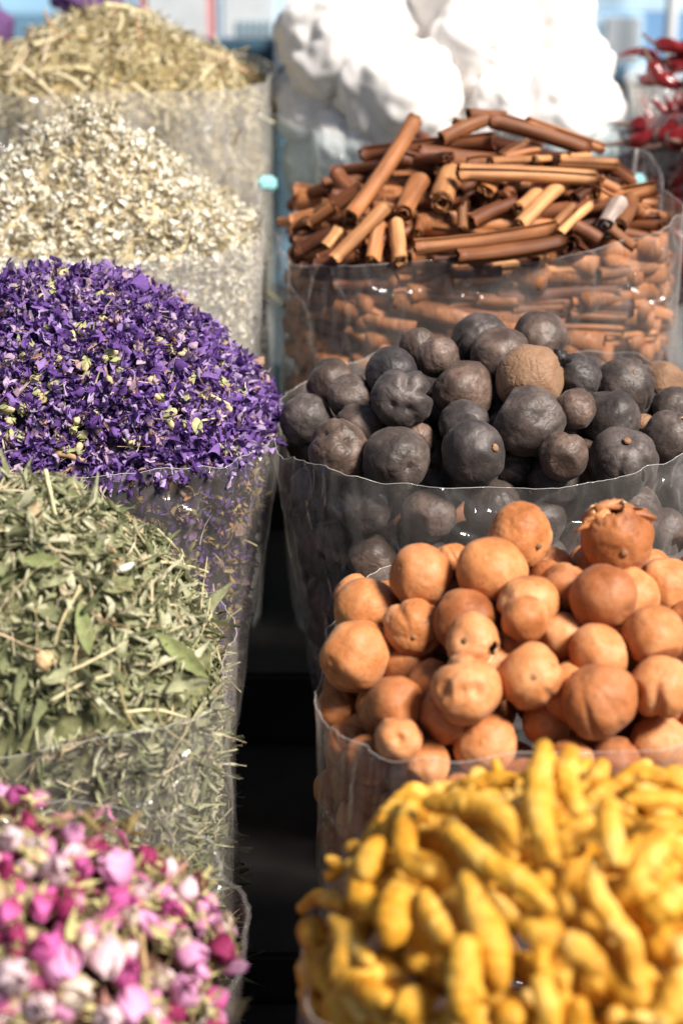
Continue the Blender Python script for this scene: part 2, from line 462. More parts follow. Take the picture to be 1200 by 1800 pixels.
def build_bag(bag, label, mat='film', group='clear plastic bags of spices', seams=()):
    base = Vector((bag.c.x, bag.c.y, bag.c.z - bag.h))
    nphi, nz = 320, 44
    V, Fc = [], []
    for j in range(nz + 1):
        t = j / nz
        for i in range(nphi):
            deg = 360 * i / nphi
            rz = bag.rim(deg)
            z = base.z + (rz - base.z) * t
            w = bag.wall(deg)
            out = Vector((w.x - bag.c.x, w.y - bag.c.y, 0)).normalized()
            r = math.radians(deg)
            q = Vector((math.cos(r) * 3, math.sin(r) * 3, bag.seed * 5.1))
            wr = 0.0050 * noise.noise(q * 1.6 + Vector((0, 0, z * 9))) + 0.0022 * noise.noise(q * 4.0 + Vector((0, 0, z * 24))) + 0.0013 * noise.noise(q * 12 + Vector((0, 0, z * 30)))
            bul = 0.004 * math.sin(math.pi * min(1, t * 1.05)) - 0.008 * (1 - t)
            flare = (0.001 + 0.006 * noise.noise(q * 1.2 + Vector((3, 1, 0)))) * max(0, (t - 0.8) / 0.2)
            p = w + out * (wr + bul + flare + 0.001 - bag.pull(z))
            V.append((p.x - base.x, p.y - base.y, z - base.z))
    for j in range(nz):
        for i in range(nphi):
            k = (i + 1) % nphi
            Fc.append((j * nphi + i, j * nphi + k, (j + 1) * nphi + k, (j + 1) * nphi + i))
    Fc.append(tuple(range(nphi - 1, -1, -1)))
    o = link('plastic_bag', mesh('plastic_bag', V, Fc, M[mat]), loc=base)
    tag(o, label, 'plastic bag', group)
    ring = [Vector(V[nz * nphi + i]) for i in range(nphi)]
    link('hem', tube_mesh('hem', ring, lambda t: 0.00028, M['film_edge'], 6, closed=True), o)
    for dg in seams:
        i = int(dg / 360 * nphi) % nphi
        line = [Vector(V[j * nphi + i]) * 1.0 for j in range(nz // 4, nz + 1)]
        link('side_seam', tube_mesh('side_seam', line, lambda t: 0.0014, M['film_edge'], 6), o)
    return o

def tube_mesh(name, pts, rad, mats, seg=12, closed=False, wob=0.0, seed=0, raw=False):
    n = len(pts)
    V, Fc = [], []
    prev = None
    for i, p in enumerate(pts):
        if closed: t = pts[(i + 1) % n] - pts[i - 1]
        else: t = pts[min(i + 1, n - 1)] - pts[max(i - 1, 0)]
        if t.length < 1e-9: t = Vector((0, 0, 1))
        t.normalize()
        if prev is None:
            a = t.orthogonal().normalized()
        else:
            a = (prev - t * prev.dot(t))
            a = a.normalized() if a.length > 1e-6 else t.orthogonal().normalized()
        prev = a
        b = t.cross(a)
        r = rad(i / max(1, n - 1))
        for k in range(seg):
            th = 2 * math.pi * k / seg
            rr = r
            if wob:
                rr *= 1 + wob * noise.noise(Vector((math.cos(th) * 1.3, math.sin(th) * 1.3, i * 0.35 + seed * 9.3)))
            V.append(p + (a * math.cos(th) + b * math.sin(th)) * rr)
    for i in range(n if closed else n - 1):
        j = (i + 1) % n
        for k in range(seg):
            l = (k + 1) % seg
            Fc.append((i * seg + k, i * seg + l, j * seg + l, j * seg + k))
    if not closed:
        Fc.append(tuple(range(seg - 1, -1, -1)))
        Fc.append(tuple((n - 1) * seg + k for k in range(seg)))
    if raw: return V, Fc
    return mesh(name, V, Fc, mats)

def box_mesh(name, size, mat, bevel=0.0):
    bm = bmesh.new()
    bmesh.ops.create_cube(bm, size=1)
    bmesh.ops.scale(bm, vec=size, verts=bm.verts)
    if bevel:
        bmesh.ops.bevel(bm, geom=bm.edges[:], offset=bevel, segments=2, affect='EDGES')
    me = bpy.data.meshes.new(name)
    bm.to_mesh(me); bm.free()
    me.materials.append(mat)
    return me

turm_bag = Bag(1026, 1650, 0.63, 0.126, 0.108, 0.100, 2.8, -0.012, 2.2, rim=[(0, .01), (90, .01), (180, .0), (270, .0)], seed=1)
oran_bag = Bag(968, 1172, 0.873, 0.134, 0.112, 0.088, 2.2, -0.010, 3.2, rim=[(0, .015), (60, .02), (120, .012), (180, -.004), (225, 0.0), (250, .008), (285, .016), (330, .02)], seed=2)
blk_bag = Bag(862, 745, 1.167, 0.155, 0.118, 0.070, 2.2, -0.010, 3.0, rim=[(0, .022), (90, .015), (180, .0), (225, .004), (270, .0), (300, .01), (330, .022)], seed=3)
cin_bag = Bag(838, 400, 1.471, 0.171, 0.125, 0.085, 2.0, -0.006, 3.6, rim=[(0, .03), (35, .045), (90, .02), (180, -.012), (225, -.004), (265, .004), (300, .018), (325, .036)], seed=4)
wht_bag = Bag(787, 190, 1.82, 0.185, 0.15, 0.14, 2.2, -0.01, 2.6, rim=[(0, .01), (90, .0), (180, .012), (270, -.01)], seed=5)
chi_bag = Bag(1370, 165, 1.80, 0.155, 0.14, 0.035, 2.0, -0.004, 3.0, rim=[(180, .008), (220, .0), (270, .004)], seed=6)
rose_bag = Bag(45, 1652, 0.67, 0.100, 0.105, 0.078, 2.0, -0.012, 2.3, rim=[(0, .002), (45, .008), (90, .008), (180, 0), (270, .0), (330, -.002)], seed=7)
mint_bag = Bag(22, 1172, 0.891, 0.128, 0.102, 0.112, 2.3, 0.002, 3.0, rim=[(0, .002), (30, .014), (90, .01), (180, 0), (270, .006), (315, .012)], seed=8)
mall_bag = Bag(125, 745, 1.167, 0.150, 0.118, 0.111, 2.2, -0.002, 2.8, rim=[(0, -.004), (90, 0), (180, 0), (270, .006), (300, .012), (330, .006)], seed=9)
blm_bag = Bag(160, 395, 1.471, 0.150, 0.125, 0.126, 1.15, -0.018, 3.6, rim=[(0, .004), (35, .016), (90, .01), (180, 0), (270, .004), (320, .004)], seed=10)
str_bag = Bag(190, 130, 1.80, 0.172, 0.15, 0.098, 1.55, -0.030, 2.6, rim=[(0, .004), (60, .002), (90, 0), (180, 0), (270, .006), (320, .004)], seed=11)

mall_bag.taper, blk_bag.taper = .15, .14
blm_bag.lump, str_bag.lump, mint_bag.lump, mall_bag.lump = .015, .008, .005, .005
# ------------------------------------------------------------------ ground, stand, back stall
def gsheet():
    V = [(-60, -20, 0), (60, -20, 0), (60, 120, 0), (-60, 120, 0)]
    o = link('ground', mesh('ground', V, [(0, 1, 2, 3)], M['ground'], False))
    tag(o, 'dark paved market floor under the stall', 'ground', kind='structure')
gsheet()
stand = empty('stepped_stand', (0.06, 1.2, 0))
tag(stand, 'dark wooden stepped stand under the plastic bags, seen only as black between the two rows', 'stand')
rows = [(turm_bag, 0.40, 0.75), (oran_bag, 0.75, 1.015), (blk_bag, 1.015, 1.315), (cin_bag, 1.315, 1.63), (wht_bag, 1.63, 2.05)]
for bg_, y0, y1 in rows:
    zt = bg_.c.z - bg_.h - 0.002
    if bg_ is turm_bag: zt = min(zt, rose_bag.c.z - rose_bag.h - 0.002)
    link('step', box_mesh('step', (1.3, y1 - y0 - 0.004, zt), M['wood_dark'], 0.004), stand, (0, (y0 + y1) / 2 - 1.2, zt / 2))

def set_on_step(bag, ref):
    bag.h = bag.c.z - (ref.c.z - ref.h)
for b_, r_ in ((mint_bag, oran_bag), (mall_bag, blk_bag), (blm_bag, cin_bag), (str_bag, wht_bag), (chi_bag, wht_bag)):
    set_on_step(b_, r_)

def panel(name, px0, py0, px1, py1, Y, depth, mat, parent=None, origin=None, bevel=0.003):
    p0, p1 = at(px0, py1, Y), at(px1, py0, Y)
    c = (p0 + p1) / 2
    o = link(name, box_mesh(name, (abs(p1.x - p0.x), depth, abs(p1.z - p0.z)), mat, bevel))
    o.location = Vector((c.x, Y + depth / 2, c.z)) - (Vector(origin) if origin is not None else Vector((0, 0, 0)))
    if parent is not None: o.parent = parent
    return o

# back stall: a low shelf unit of pale blue boards, a good way behind the bags
YB = 3.6
sh_o = (0, YB, 0)
shelf = empty('back_shelf', sh_o)
tag(shelf, 'pale blue shelf unit standing blurred behind the white lumps and herb bags', 'shelf')
bb = link('back_board', box_mesh('back_board', (4.4, 0.03, 1.5), M['blue_board'], 0.004), shelf, (0, 0.42, 0.77))
panel('shelf_board', -900, 72, 590, 92, YB - 0.02, 0.4, M['blue_dark'], shelf, sh_o)
panel('shade_panel', -900, 92, 590, 420, YB + 0.05, 0.03, M['blue_dark'], shelf, sh_o)  # panel added for the dark teal shadow under the shelf
panel('shelf_board', 900, 118, 2100, 142, YB - 0.02, 0.4, M['card_pale'], shelf, sh_o)
panel('shade_panel', 900, 142, 2100, 600, YB + 0.05, 0.03, M['wood_dark'], shelf, sh_o)  # near-black panel painted for the shade inside the cupboard opening
panel('shelf_rail', 590, -10, 1900, 22, YB - 0.03, 0.03, M['card_pale'], shelf, sh_o)
panel('inner_panel', 900, 22, 1900, 118, YB + 0.08, 0.02, M['blue_mid'], shelf, sh_o)
panel('bracket', 484, 52, 503, 118, YB - 0.05, 0.03, M['card_grey'], shelf, sh_o)
panel('drawer_front', 500, 30, 590, 62, YB - 0.03, 0.04, M['blue_mid'], shelf, sh_o)

def carton(label, px0, py0, px1, py1, edge, face, cat='carton', bars=0):
    Y = YB - 0.005
    p = at((px0 + px1) / 2, py1, Y)
    o = panel('carton', px0, py0, px1, py1, Y, 0.2, edge)
    tag(o, label, cat)
    orig = o.location.copy()
    w = px1 - px0
    f = panel('label_panel', px0 + w * 0.12, py0 + 24, px1 - w * 0.1, py1 - 5, Y - 0.004, 0.006, face, o, orig, 0.0)
    for k in range(bars):
        x = px0 + w * (0.32 + 0.1 * k)
        g = panel('printed_bar', x, py1 - 34, x + w * 0.05, py1 - 10, Y - 0.007, 0.004, M['print_ink'], f, orig + f.location, 0.0)
    return o
carton('red edged carton with a grey white face panel on the blue shelf', 246, -60, 374, 71, M['red_card'], M['card_grey'])
carton('pale blue carton with grey printed bars beside the red edged one', 380, -60, 492, 71, M['card_pale'], M['card_grey'], bars=6)
ws = panel('white_board', 496, -70, 640, 27, YB - 0.15, 0.02, M['white_paint'])
tag(ws, 'bright white board at the top edge, left of the white lumps', 'board')
po = at(1170, 142, YB - 0.12)
pole = link('pole', tube_mesh('pole', [Vector((0, 0, 0)), Vector((0, 0, 1.6))], lambda t: 0.0125, M['white_paint'], 16), loc=(po.x, po.y, 0))
tag(pole, 'thin upright white pole behind the red chilies', 'pole')
notice = empty('framed_notice', at(1070, 115, YB - 0.06))
tag(notice, 'pale framed notice with a small grey blue figure, hanging at upper right', 'notice')
no = notice.location.copy()
panel('backing', 1010, 26, 1132, 116, YB - 0.05, 0.02, M['card_pale'], notice, no)
panel('sheet', 1062, 31, 1127, 112, YB - 0.056, 0.005, M['card_grey'], notice, no, 0.0)
fig = at(1043, 70, YB - 0.056)
bmf = bmesh.new()
for dx, dz, r in ((0, 0.02, 0.014), (0.0, -0.012, 0.02), (-0.014, -0.004, 0.010), (0.013, 0.002, 0.011)):
    g = bmesh.ops.create_icosphere(bmf, subdivisions=2, radius=r, matrix=Matrix.Translation((dx, 0, dz)))
bmesh.ops.scale(bmf, vec=(1, 0.15, 1), verts=bmf.verts)
mf = bpy.data.meshes.new('printed_figure'); bmf.to_mesh(mf); bmf.free(); mf.materials.append(M['print_ink'])
link('printed_figure', mf, notice, fig - no)

# ------------------------------------------------------------------ limes
def ico(sub):
    bm = bmesh.new()
    bmesh.ops.create_icosphere(bm, subdivisions=sub, radius=1)
    bm.verts.ensure_lookup_table()
    V = np.array([v.co[:] for v in bm.verts]); Fc = [[v.index for v in f.verts] for f in bm.faces]
    bm.free()
    return V, Fc
ICO5, ICO3 = ico(5), ico(3)

def lime_mesh(name, seed, r, mat, grooves=8, gd=0.03, dents=2, ddepth=0.12, wrinkle=0.012, squash=0.95, facets=2, hole=None, nub=0.05, fold=None):
    rg = random.Random(seed)
    V, Fc = ICO5
    x, y, z = V[:, 0], V[:, 1], V[:, 2]
    so = Vector((rg.random() * 50, rg.random() * 50, rg.random() * 50))
    n1 = np.array([noise.noise(Vector(v) * 1.4 + so) for v in V])
    n2 = np.array([noise.noise(Vector(v) * 4.0 + so) for v in V])
    n3 = np.array([1 - abs(noise.noise(Vector((v[0] * 9, v[1] * 9, v[2] * 5)) + so)) for v in V])
    th = np.arctan2(y, x)
    rr = 1 + 0.095 * n1 + (0.022 if mat is M['black_lime'] else 0.011) * n2
    am = rg.uniform(0, 6.28)
    gmask = np.clip(0.35 + 1.1 * np.sin(th + am) * 0.6 + 0.5 * n1, 0.05, 1)
    rr -= gd * gmask * (1 - np.abs(z) ** 4) * ((1 + np.cos(grooves * th + rg.uniform(0, 6) + 0.7 * n1)) / 2) ** 5
    rr -= 0.07 * np.exp(-(1 - z) / 0.03) - nub * np.exp(-(1 - z) / 0.003)
    rr += 0.06 * np.exp(-(1 + z) / 0.02)
    for i in range(facets):
        d = Vector((rg.gauss(0, 1), rg.gauss(0, 1), rg.gauss(0, 1))).normalized()
        k = rg.uniform(0.80, 0.92)
        dot = V @ np.array(d[:])
        lim = np.where(dot > 0.2, k / np.maximum(dot, 0.2), 9)
        s = 0.05
        hh = np.clip(0.5 + 0.5 * (lim - rr) / s, 0, 1)
        rr = lim * (1 - hh) + rr * hh - s * hh * (1 - hh)
    for i in range(dents):
        d = Vector((rg.gauss(0, 1), rg.gauss(0, 1), rg.gauss(0, 0.8))).normalized()
        an = rg.uniform(0.35, 0.6)
        t = np.clip(1 - np.arccos(np.clip(V @ np.array(d[:]), -1, 1)) / an, 0, 1)
        rr -= ddepth * rg.uniform(0.4, 1.0) * t * t * (3 - 2 * t)
        rr += 0.02 * np.exp(-((t - 0.08) / 0.07) ** 2)
    for d, an, dp in (fold or []):
        d = Vector(d).normalized()
        t = np.clip(1 - np.arccos(np.clip(V @ np.array(d[:]), -1, 1)) / an, 0, 1)
        rr -= dp * t ** 1.4
    rr += wrinkle * (n3 - 0.7)
    P = V * rr[:, None] * np.array([rg.uniform(.92, 1.03), rg.uniform(.97, 1.05), squash]) * r
    faces = Fc
    if hole is not None:
        hd, ha = hole
        hd = np.array(Vector(hd).normalized()[:])
        ang = np.arccos(np.clip(V @ hd, -1, 1)) + 0.22 * n2 + 0.1 * n1
        cut = ang < ha
        faces = [f for f in Fc if not (cut[f[0]] and cut[f[1]] and cut[f[2]])]
        used = sorted({i for f in faces for i in f}); mp = {v: i for i, v in enumerate(used)}
        edge = (ang < ha + 0.16)
        P = P * np.where(edge, 1 + 0.06 * n3, 1)[:, None]
        P = P[used]; faces = [[mp[i] for i in f] for f in faces]
    return mesh(name, P, faces, mat)

def relax(items):
    """items: dicts with d (sight direction), t (distance), rp (radius per metre). Push the far one back along its sight line"""
    for it in range(80):
        moved = False
        for i in range(len(items)):
            for j in range(i):
                a, b = items[i], items[j]
                pa, pb = CAM + a['d'] * a['t'], CAM + b['d'] * b['t']
                ra, rb = a['rp'] * a['t'], b['rp'] * b['t']
                ov = 0.93 * (ra + rb) - (pa - pb).length
                if ov > 0.0004:
                    far = a if a['t'] + a['bias'] > b['t'] + b['bias'] else b
                    near = b if far is a else a
                    far['t'] += min(0.0018, ov * 0.6); near['t'] -= min(0.0004, ov * 0.12)
                    moved = True
        if not moved: break

def place_limes(bag, rows, mat, kind, group, mat2=None):
    items = []
    for k, row in enumerate(rows):
        px, py, rpx, label = row[:4]
        o = row[4] if len(row) > 4 else {}
        p, d = bag.hit(px, py, rpx / F * 0.9 * bag.c.y)
        t = (p - CAM).length
        dep = ray(px, py).dot(FWD)
        items.append(dict(d=d, t=t + o.get('back', 0), rp=rpx / F * 1.0 * dep, bias=o.get('back', 0) * 2, label=label, o=o, k=k, px=px, py=py))
    relax(items)
    res = []
    for it in items:
        o = it['o']
        c = CAM + it['d'] * it['t']; r = it['rp'] * it['t']
        kw = dict(grooves=o.get('g', RNG.choice((6, 8, 9, 11))), gd=1.7 * o.get('gd', RNG.uniform(0.02, 0.06) if mat == 'black_lime' else RNG.uniform(0.01, 0.055)), dents=o.get('dents', RNG.choice((0, 1, 1, 2))),
                  ddepth=o.get('dd', 0.2), wrinkle=1.8 * o.get('w', 0.012 if mat == 'black_lime' else 0.006), facets=o.get('f', RNG.choice((0, 1, 2))), squash=o.get('sq', RNG.uniform(0.9, 1.02)))
        pole = facing(*o['pole']) if 'pole' in o else Vector((RNG.gauss(0, 1), RNG.gauss(0, 1), RNG.gauss(0, 1))).normalized()
        q = pole.to_track_quat('Z', 'Y')
        def loc(dirs): return q.inverted() @ facing(*dirs)
        if 'fold' in o: kw['fold'] = [(loc(f[:2]), f[2], f[3] * 1.6) for f in o['fold']]
        if 'hole' in o: kw['hole'] = (loc(o['hole'][:2]), o['hole'][2])
        mt = M[o.get('m', mat)]
        ob = link(kind, lime_mesh(kind, 100 + it['k'] + int(it['px']), r, mt, **kw), loc=c)
        ob.rotation_mode = 'QUATERNION'; ob.rotation_quaternion = q
        tag(ob, it['label'], 'dried lime', group)
        if 'hole' in o:
            sd = ob.modifiers.new('skin', 'SOLIDIFY'); sd.thickness = r * 0.09; sd.offset = -1
            me = ob.data; me.materials.append(M['lime_inner_peel']); sd.material_offset = 1; sd.material_offset_rim = 1
            V, Fc = ICO3
            P = np.array([v * r * (0.62 + 0.22 * noise.noise(Vector(v) * 3.2)) for v in V])
            link('pulp', mesh('pulp', P, Fc, M['lime_pulp']), ob)
        if o.get('stem'):
            rs = r * o['stem']
            V, Fc = ICO3
            P = np.array([Vector(v) * rs * (1 + 0.35 * noise.noise(Vector(v) * 3)) for v in V]) * np.array([1, 1, 0.45])
            st = link('stem_button', mesh('stem_button', P, Fc, M['lime_stem']), ob, (0, 0, r * kw['squash'] * 0.96))
        it['c'], it['r'], it['ob'] = c, r, ob
        res.append(it)
    return res

def wall_limes(bag, placed, r, mat, kind, label, group, seed):
    rg = random.Random(seed)
    protos = [lime_mesh(kind, seed * 10 + k, r, M[mat], dents=k % 2, gd=0.03) for k in range(3)]
    cs = [(p['c'], p['r']) for p in placed]
    row, z, k = 0, bag.c.z - 1.2 * r, 0
    while z > bag.c.z - bag.h + r:
        dg = 130 + 5 * (row % 2)
        while dg < 365:
            left = dg < 222
            w = bag.wall(dg, 1 - 1.08 * r / bag.a)
            q = Vector((w.x + rg.gauss(0, .0012), w.y + rg.gauss(0, .0012), z + rg.gauss(0, .003))) - Vector((w.x - bag.c.x, w.y - bag.c.y, 0)).normalized() * bag.pull(z)
            if (left or row < 6) and not any((q - c).length < 0.74 * (r + rr) for c, rr in cs):
                cs.append((q, r))
                o = link(kind, protos[k % 3], loc=q); k += 1
                o.rotation_euler = (rg.uniform(0, 6), rg.uniform(0, 6), rg.uniform(0, 6))
                tag(o, label, 'dried lime', group)
            nx = bag.wall(dg + 1, 1 - 1.08 * r / bag.a)
            dg += 1.72 * r / max(1e-4, (nx - w).length)
        z -= 1.62 * r; row += 1

def fill_limes(bag, placed, r, mat, kind, label, group, count, seed):
    rg = random.Random(seed)
    protos = [lime_mesh(kind, seed * 10 + k, r, M[mat], dents=k % 2, gd=0.02) for k in range(3)]
    cs = [(p['c'], p['r']) for p in placed]
    made = 0
    for tr in range(6000):
        if made >= count: break
        x = bag.c.x + rg.uniform(-1, 1) * (bag.a - r); y = bag.c.y + rg.uniform(-1, 1) * (bag.b - r)
        if bag.rho(x, y, r) > 1: continue
        zt = bag.top(x, y) - 0.3 * r
        front = bag.rho(x, y, r) > .8 and (y < bag.c.y - .5 * bag.b or x < bag.c.x - .5 * bag.a)
        z = zt - rg.uniform(.8, 4.2) * r
        q = Vector((x, y, z))
        if any((q - c).length < 0.72 * (r + rr) for c, rr in cs): continue
        cs.append((q, r)); made += 1
        o = link(kind, protos[made % 3], loc=q)
        o.rotation_euler = (rg.uniform(0, 6), rg.uniform(0, 6), rg.uniform(0, 6))
        tag(o, label, 'dried lime', group)

B = 'black dried limes heaped in their bag'
black = [
 (538, 738, 47, 'smooth dark lime at the far left end of the black heap, nearest the purple flowers', dict(pole=(-.1, -.35), gd=.01, dents=0, f=0)),
 (580, 672, 46, 'two lobed dark lime at the upper left edge of the black heap', dict(pole=(.0, .75), g=2, gd=.12, dents=0)),
 (615, 697, 40, 'small dark lime with a sunken stem pit, left of the deeply folded one', dict(pole=(.0, .1), dents=1, dd=.1)),
 (688, 657, 47, 'bluish dark lime half hidden behind the deeply folded one', dict(pole=(.2, .7), gd=.01, dents=0)),
 (706, 700, 55, 'deeply folded upright black lime with a star shaped crease down its face', dict(pole=(.05, .05), g=5, gd=.16, dents=0, f=0, sq=.98, w=.03, fold=[(.18, -.45, .42, .15), (.2, .45, .4, .13), (-.35, -.3, .35, .1)])),
 (630, 750, 44, 'dark lime with a rolled lip on top, under the lime with the stem pit', dict(pole=(-.2, .6), dents=1)),
 (594, 792, 54, 'crumpled black lime with a hollow top behind the front rim at left', dict(pole=(.25, .5), dents=1, w=.025, fold=[(.3, .35, .5, .12), (-.5, .6, .4, .12)])),
 (545, 784, 32, 'small black lime squeezed behind the crumpled one at the rim', dict(back=.02)),
 (694, 808, 58, 'black lime with a round sunken dimple low on its right side, at the front rim', dict(pole=(-.3, .5), dents=0, f=0, gd=.01, fold=[(.42, -.3, .46, .17)])),
 (735, 608, 34, 'small bluish lime at the upper left of the black heap', dict(gd=.01)),
 (770, 628, 39, 'flat topped lime with a crease, second from the top left of the black heap', dict(pole=(.1, .4), dents=1, f=2)),
 (845, 602, 52, 'wide ribbed brown black lime at the very top of the heap', dict(pole=(-.15, .35), g=9, gd=.06, dents=1)),
 (815, 688, 54, 'large shaded dark lime right of the deeply folded one', dict(gd=.02, f=2)),
 (765, 722, 26, 'dark sliver of a lime behind the right side of the deeply folded one', dict(back=.012)),
 (815, 748, 47, 'round dark lime behind the one with the shiny dot', dict(pole=(.3, .6), gd=.02)),
 (733, 773, 31, 'pinkish dark lime under the deeply folded one', dict(back=.006)),
 (764, 806, 33, 'nearly black lime in the gap between two front limes', dict(back=.02)),
 (832, 797, 57, 'round black lime with a shiny stem dot on its right cheek', dict(pole=(.62, .15), stem=.13, gd=.0, dents=0, f=0)),
 (880, 628, 52, 'smooth brownish lime below the topmost ribbed one', dict(gd=.01, dents=0, f=1)),
 (947, 597, 51, 'smooth purplish lime at the top right of the heap beside a black husk', dict(pole=(-.1, .75), gd=.01, dents=0, f=1)),
 (930, 666, 60, 'large lighter brown rough skinned lime near the middle of the black heap', dict(m='tan_lime', gd=.005, dents=1, dd=.05, w=.02, f=1, pole=(.1, .8))),
 (1013, 664, 42, 'shaded lime right of the lighter rough one', dict(gd=.02)),
 (928, 741, 64, 'big black lime with a flat facet and a ridge down its face', dict(pole=(.15, .05), g=3, gd=.03, dents=0, f=3, w=.015, fold=[(.5, .25, .6, .07)])),
 (1012, 718, 38, 'dark grooved lime between the big faceted one and the bluish ribbed ones', dict(pole=(.1, .7), gd=.05)),
 (1096, 680, 54, 'grey ribbed lime like a tiny pumpkin with its star turned to the right', dict(pole=(.22, .42), g=11, gd=.075, dents=0, f=0, stem=.06)),
 (1163, 672, 40, 'tan coloured lime at the upper right edge of the black heap', dict(m='tan_lime', dents=1)),
 (1073, 737, 53, 'greyish lime with vertical folds below the pumpkin like one', dict(pole=(.55, -.05), g=7, gd=.05, dents=1)),
 (1187, 727, 48, 'dark lime cut off by the right edge of the photo', dict(pole=(.0, .5), gd=.04)),
 (1130, 750, 24, 'small tan sliver of a lime behind the bluish one', dict(m='tan_lime', back=.012)),
 (1094, 812, 60, 'dark lime with a brown stem button on top, by the front rim at right', dict(pole=(.0, .62), g=6, gd=.06, dents=0, f=0, stem=.12)),
 (1176, 770, 50, 'bluish shiny cracked lime at the right edge by the rim', dict(pole=(.2, .7), g=4, gd=.1, dents=0, hole=(.55, .55, .26))),
 (990, 802, 44, 'two humped lime with a deep cleft beside the big faceted one', dict(pole=(.1, .75), g=2, gd=.2, dents=1, dd=.16)),
 (974, 842, 50, 'low lime showing only its ribbed top above the front rim', dict(pole=(.1, .6), g=7, gd=.04)),
 (898, 822, 37, 'brownish lime tucked behind the one with the shiny dot', dict(back=.012)),
]
WB = 'black dried limes pressed against the inside of the bag'
black += [(x, y, r, 'dark lime seen through the plastic film below the rim of the black lime bag', dict(wl=1)) for x, y, r in
          ((752, 905, 52), (866, 893, 50), (985, 905, 56), (1108, 900, 52), (1168, 935, 44), (1200, 865, 46), (640, 890, 48), (590, 950, 48), (655, 985, 46), (760, 990, 46), (545, 860, 40))]
O_ = 'orange dried limes heaped in their bag'
orange = [
 (627, 1152, 62, 'egg shaped smooth orange lime at the far left of the orange heap', dict(pole=(-.75, -.2), gd=.0, dents=0, f=0, sq=1.06)),
 (626, 1047, 39, 'orange lime peeping out at the upper left of the orange heap', dict(gd=.02, back=.01)),
 (646, 1074, 61, 'large pinkish lime with a groove over its top at upper left', dict(pole=(.25, .72), g=3, gd=.10, dents=0, f=0)),
 (726, 1104, 54, 'wrinkled pale orange lime with a small nub and a ragged lower edge', dict(pole=(-.02, -.28), g=6, gd=.06, dents=1, w=.03, f=1, fold=[(.55, -.62, .35, .12)], stem=.07)),
 (740, 1013, 57, 'smooth brown orange lime at the upper left behind the wrinkled one', dict(gd=.01, dents=0, f=1)),
 (794, 988, 35, 'small lime just visible behind two large ones at the back of the orange heap', dict(back=.012)),
 (863, 1006, 63, 'large perfectly round orange lime near the top centre', dict(gd=.0, dents=0, f=0, sq=1)),
 (818, 1092, 56, 'shaded orange lime behind the one with the torn hole', dict(pole=(.1, .6), g=5, gd=.03, dents=1)),
 (829, 1127, 50, 'small orange lime with a dark torn hole in its right side', dict(pole=(-.32, .1), stem=.1, gd=.02, dents=0, hole=(.72, -.38, .42))),
 (820, 1212, 64, 'grey pink lime with deep vertical folds, front centre left', dict(pole=(-.02, .72), g=5, gd=.12, dents=1, f=0, fold=[(-.2, .1, .35, .08), (.22, .15, .3, .12)])),
 (696, 1238, 50, 'orange lime with a dented top behind the front rim at left', dict(pole=(.3, .5), dents=1, f=2)),
 (853, 1308, 60, 'orange lime against the front film right under the grey pink folded one', dict(pole=(-.2, .2), stem=.05, gd=.02)),
 (914, 943, 59, 'rough lime with a cracked side and a stem scar, topmost left of the torn one', dict(pole=(.55, -.32), stem=.09, gd=.02, dents=0, f=0, w=.035)),
 (1083, 948, 68, 'torn open lime with ragged yellow peel at the very top of the orange heap', dict(pole=(.05, -.35), stem=.09, gd=.02, dents=1, f=1, w=.03, hole=(-.28, .9, .62))),
 (963, 1021, 37, 'small orange lime behind the dark squeezed one', dict(pole=(.2, .6), gd=.05, back=.006)),
 (988, 1036, 43, 'narrow squeezed darker lime beside the largest smooth one', dict(pole=(.3, .7), g=4, gd=.1, sq=1.15, dents=1, back=.004)),
 (1060, 1050, 63, 'large smooth peach lime directly below the torn open one', dict(pole=(.6, -.5), g=6, gd=.015, dents=0, f=0)),
 (1167, 1031, 56, 'reddish orange lime at the upper right with a flat dark top', dict(pole=(-.1, .85), g=6, gd=.03, dents=0, f=1)),
 (922, 1088, 43, 'small deep orange lime in the middle, in shade', dict(pole=(.3, .6), g=9, gd=.03, dents=0)),
 (990, 1118, 45, 'pinkish lime left under the large smooth peach one', dict(gd=.01, dents=0)),
 (1051, 1147, 52, 'flattened pale lime between two large limes, centre right', dict(pole=(.4, .5), g=8, gd=.02, dents=0, sq=.9)),
 (1149, 1117, 53, 'brownish speckled lime with a seam, right side of the orange heap', dict(pole=(-.1, .8), g=4, gd=.035, dents=0)),
 (1160, 1209, 57, 'orange lime with a sharp fold down its face at the right', dict(pole=(-.2, .6), g=3, gd=.12, dents=1, f=1)),
 (930, 1187, 60, 'orange lime with a pointed nub in the middle of its face', dict(pole=(.02, .05), g=5, gd=.06, dents=0, f=1, stem=.11)),
 (1051, 1233, 70, 'largest golden orange lime with slanting ribs, front right', dict(pole=(-.45, .75), g=9, gd=.045, dents=0, f=0)),
 (1160, 1312, 56, 'orange lime showing its top behind the front film at right', dict(gd=.02, dents=1)),
 (900, 1132, 32, 'sliver of a brownish lime behind the one with the pointed nub', dict(back=.014)),
 (960, 1272, 44, 'dark red brown lime in deep shade above the front rim', dict(back=.03)),
 (762, 1205, 46, 'dark red brown lime in the hole left of the grey pink folded one', dict(back=.035)),
]
orange += [(x, y, r, 'orange lime at the right edge of the photo, cut off by the frame') for x, y, r in ((1222, 1100, 50), (1232, 1175, 54), (1226, 1262, 50), (1235, 1010, 50))]
orange += [(x, y, r, 'orange lime seen dimly through the film on the front of the orange lime bag', dict(wl=1)) for x, y, r in
           ((645, 1337, 47), (750, 1347, 48), (634, 1440, 44), (592, 1250, 42), (590, 1390, 40), (710, 1425, 46), (1080, 1345, 50), (1168, 1400, 50), (1000, 1345, 46), (920, 1380, 46), (820, 1400, 46), (610, 1310, 40), (700, 1300, 42), (660, 1390, 44), (600, 1470, 42), (690, 1490, 44), (760, 1440, 44))]
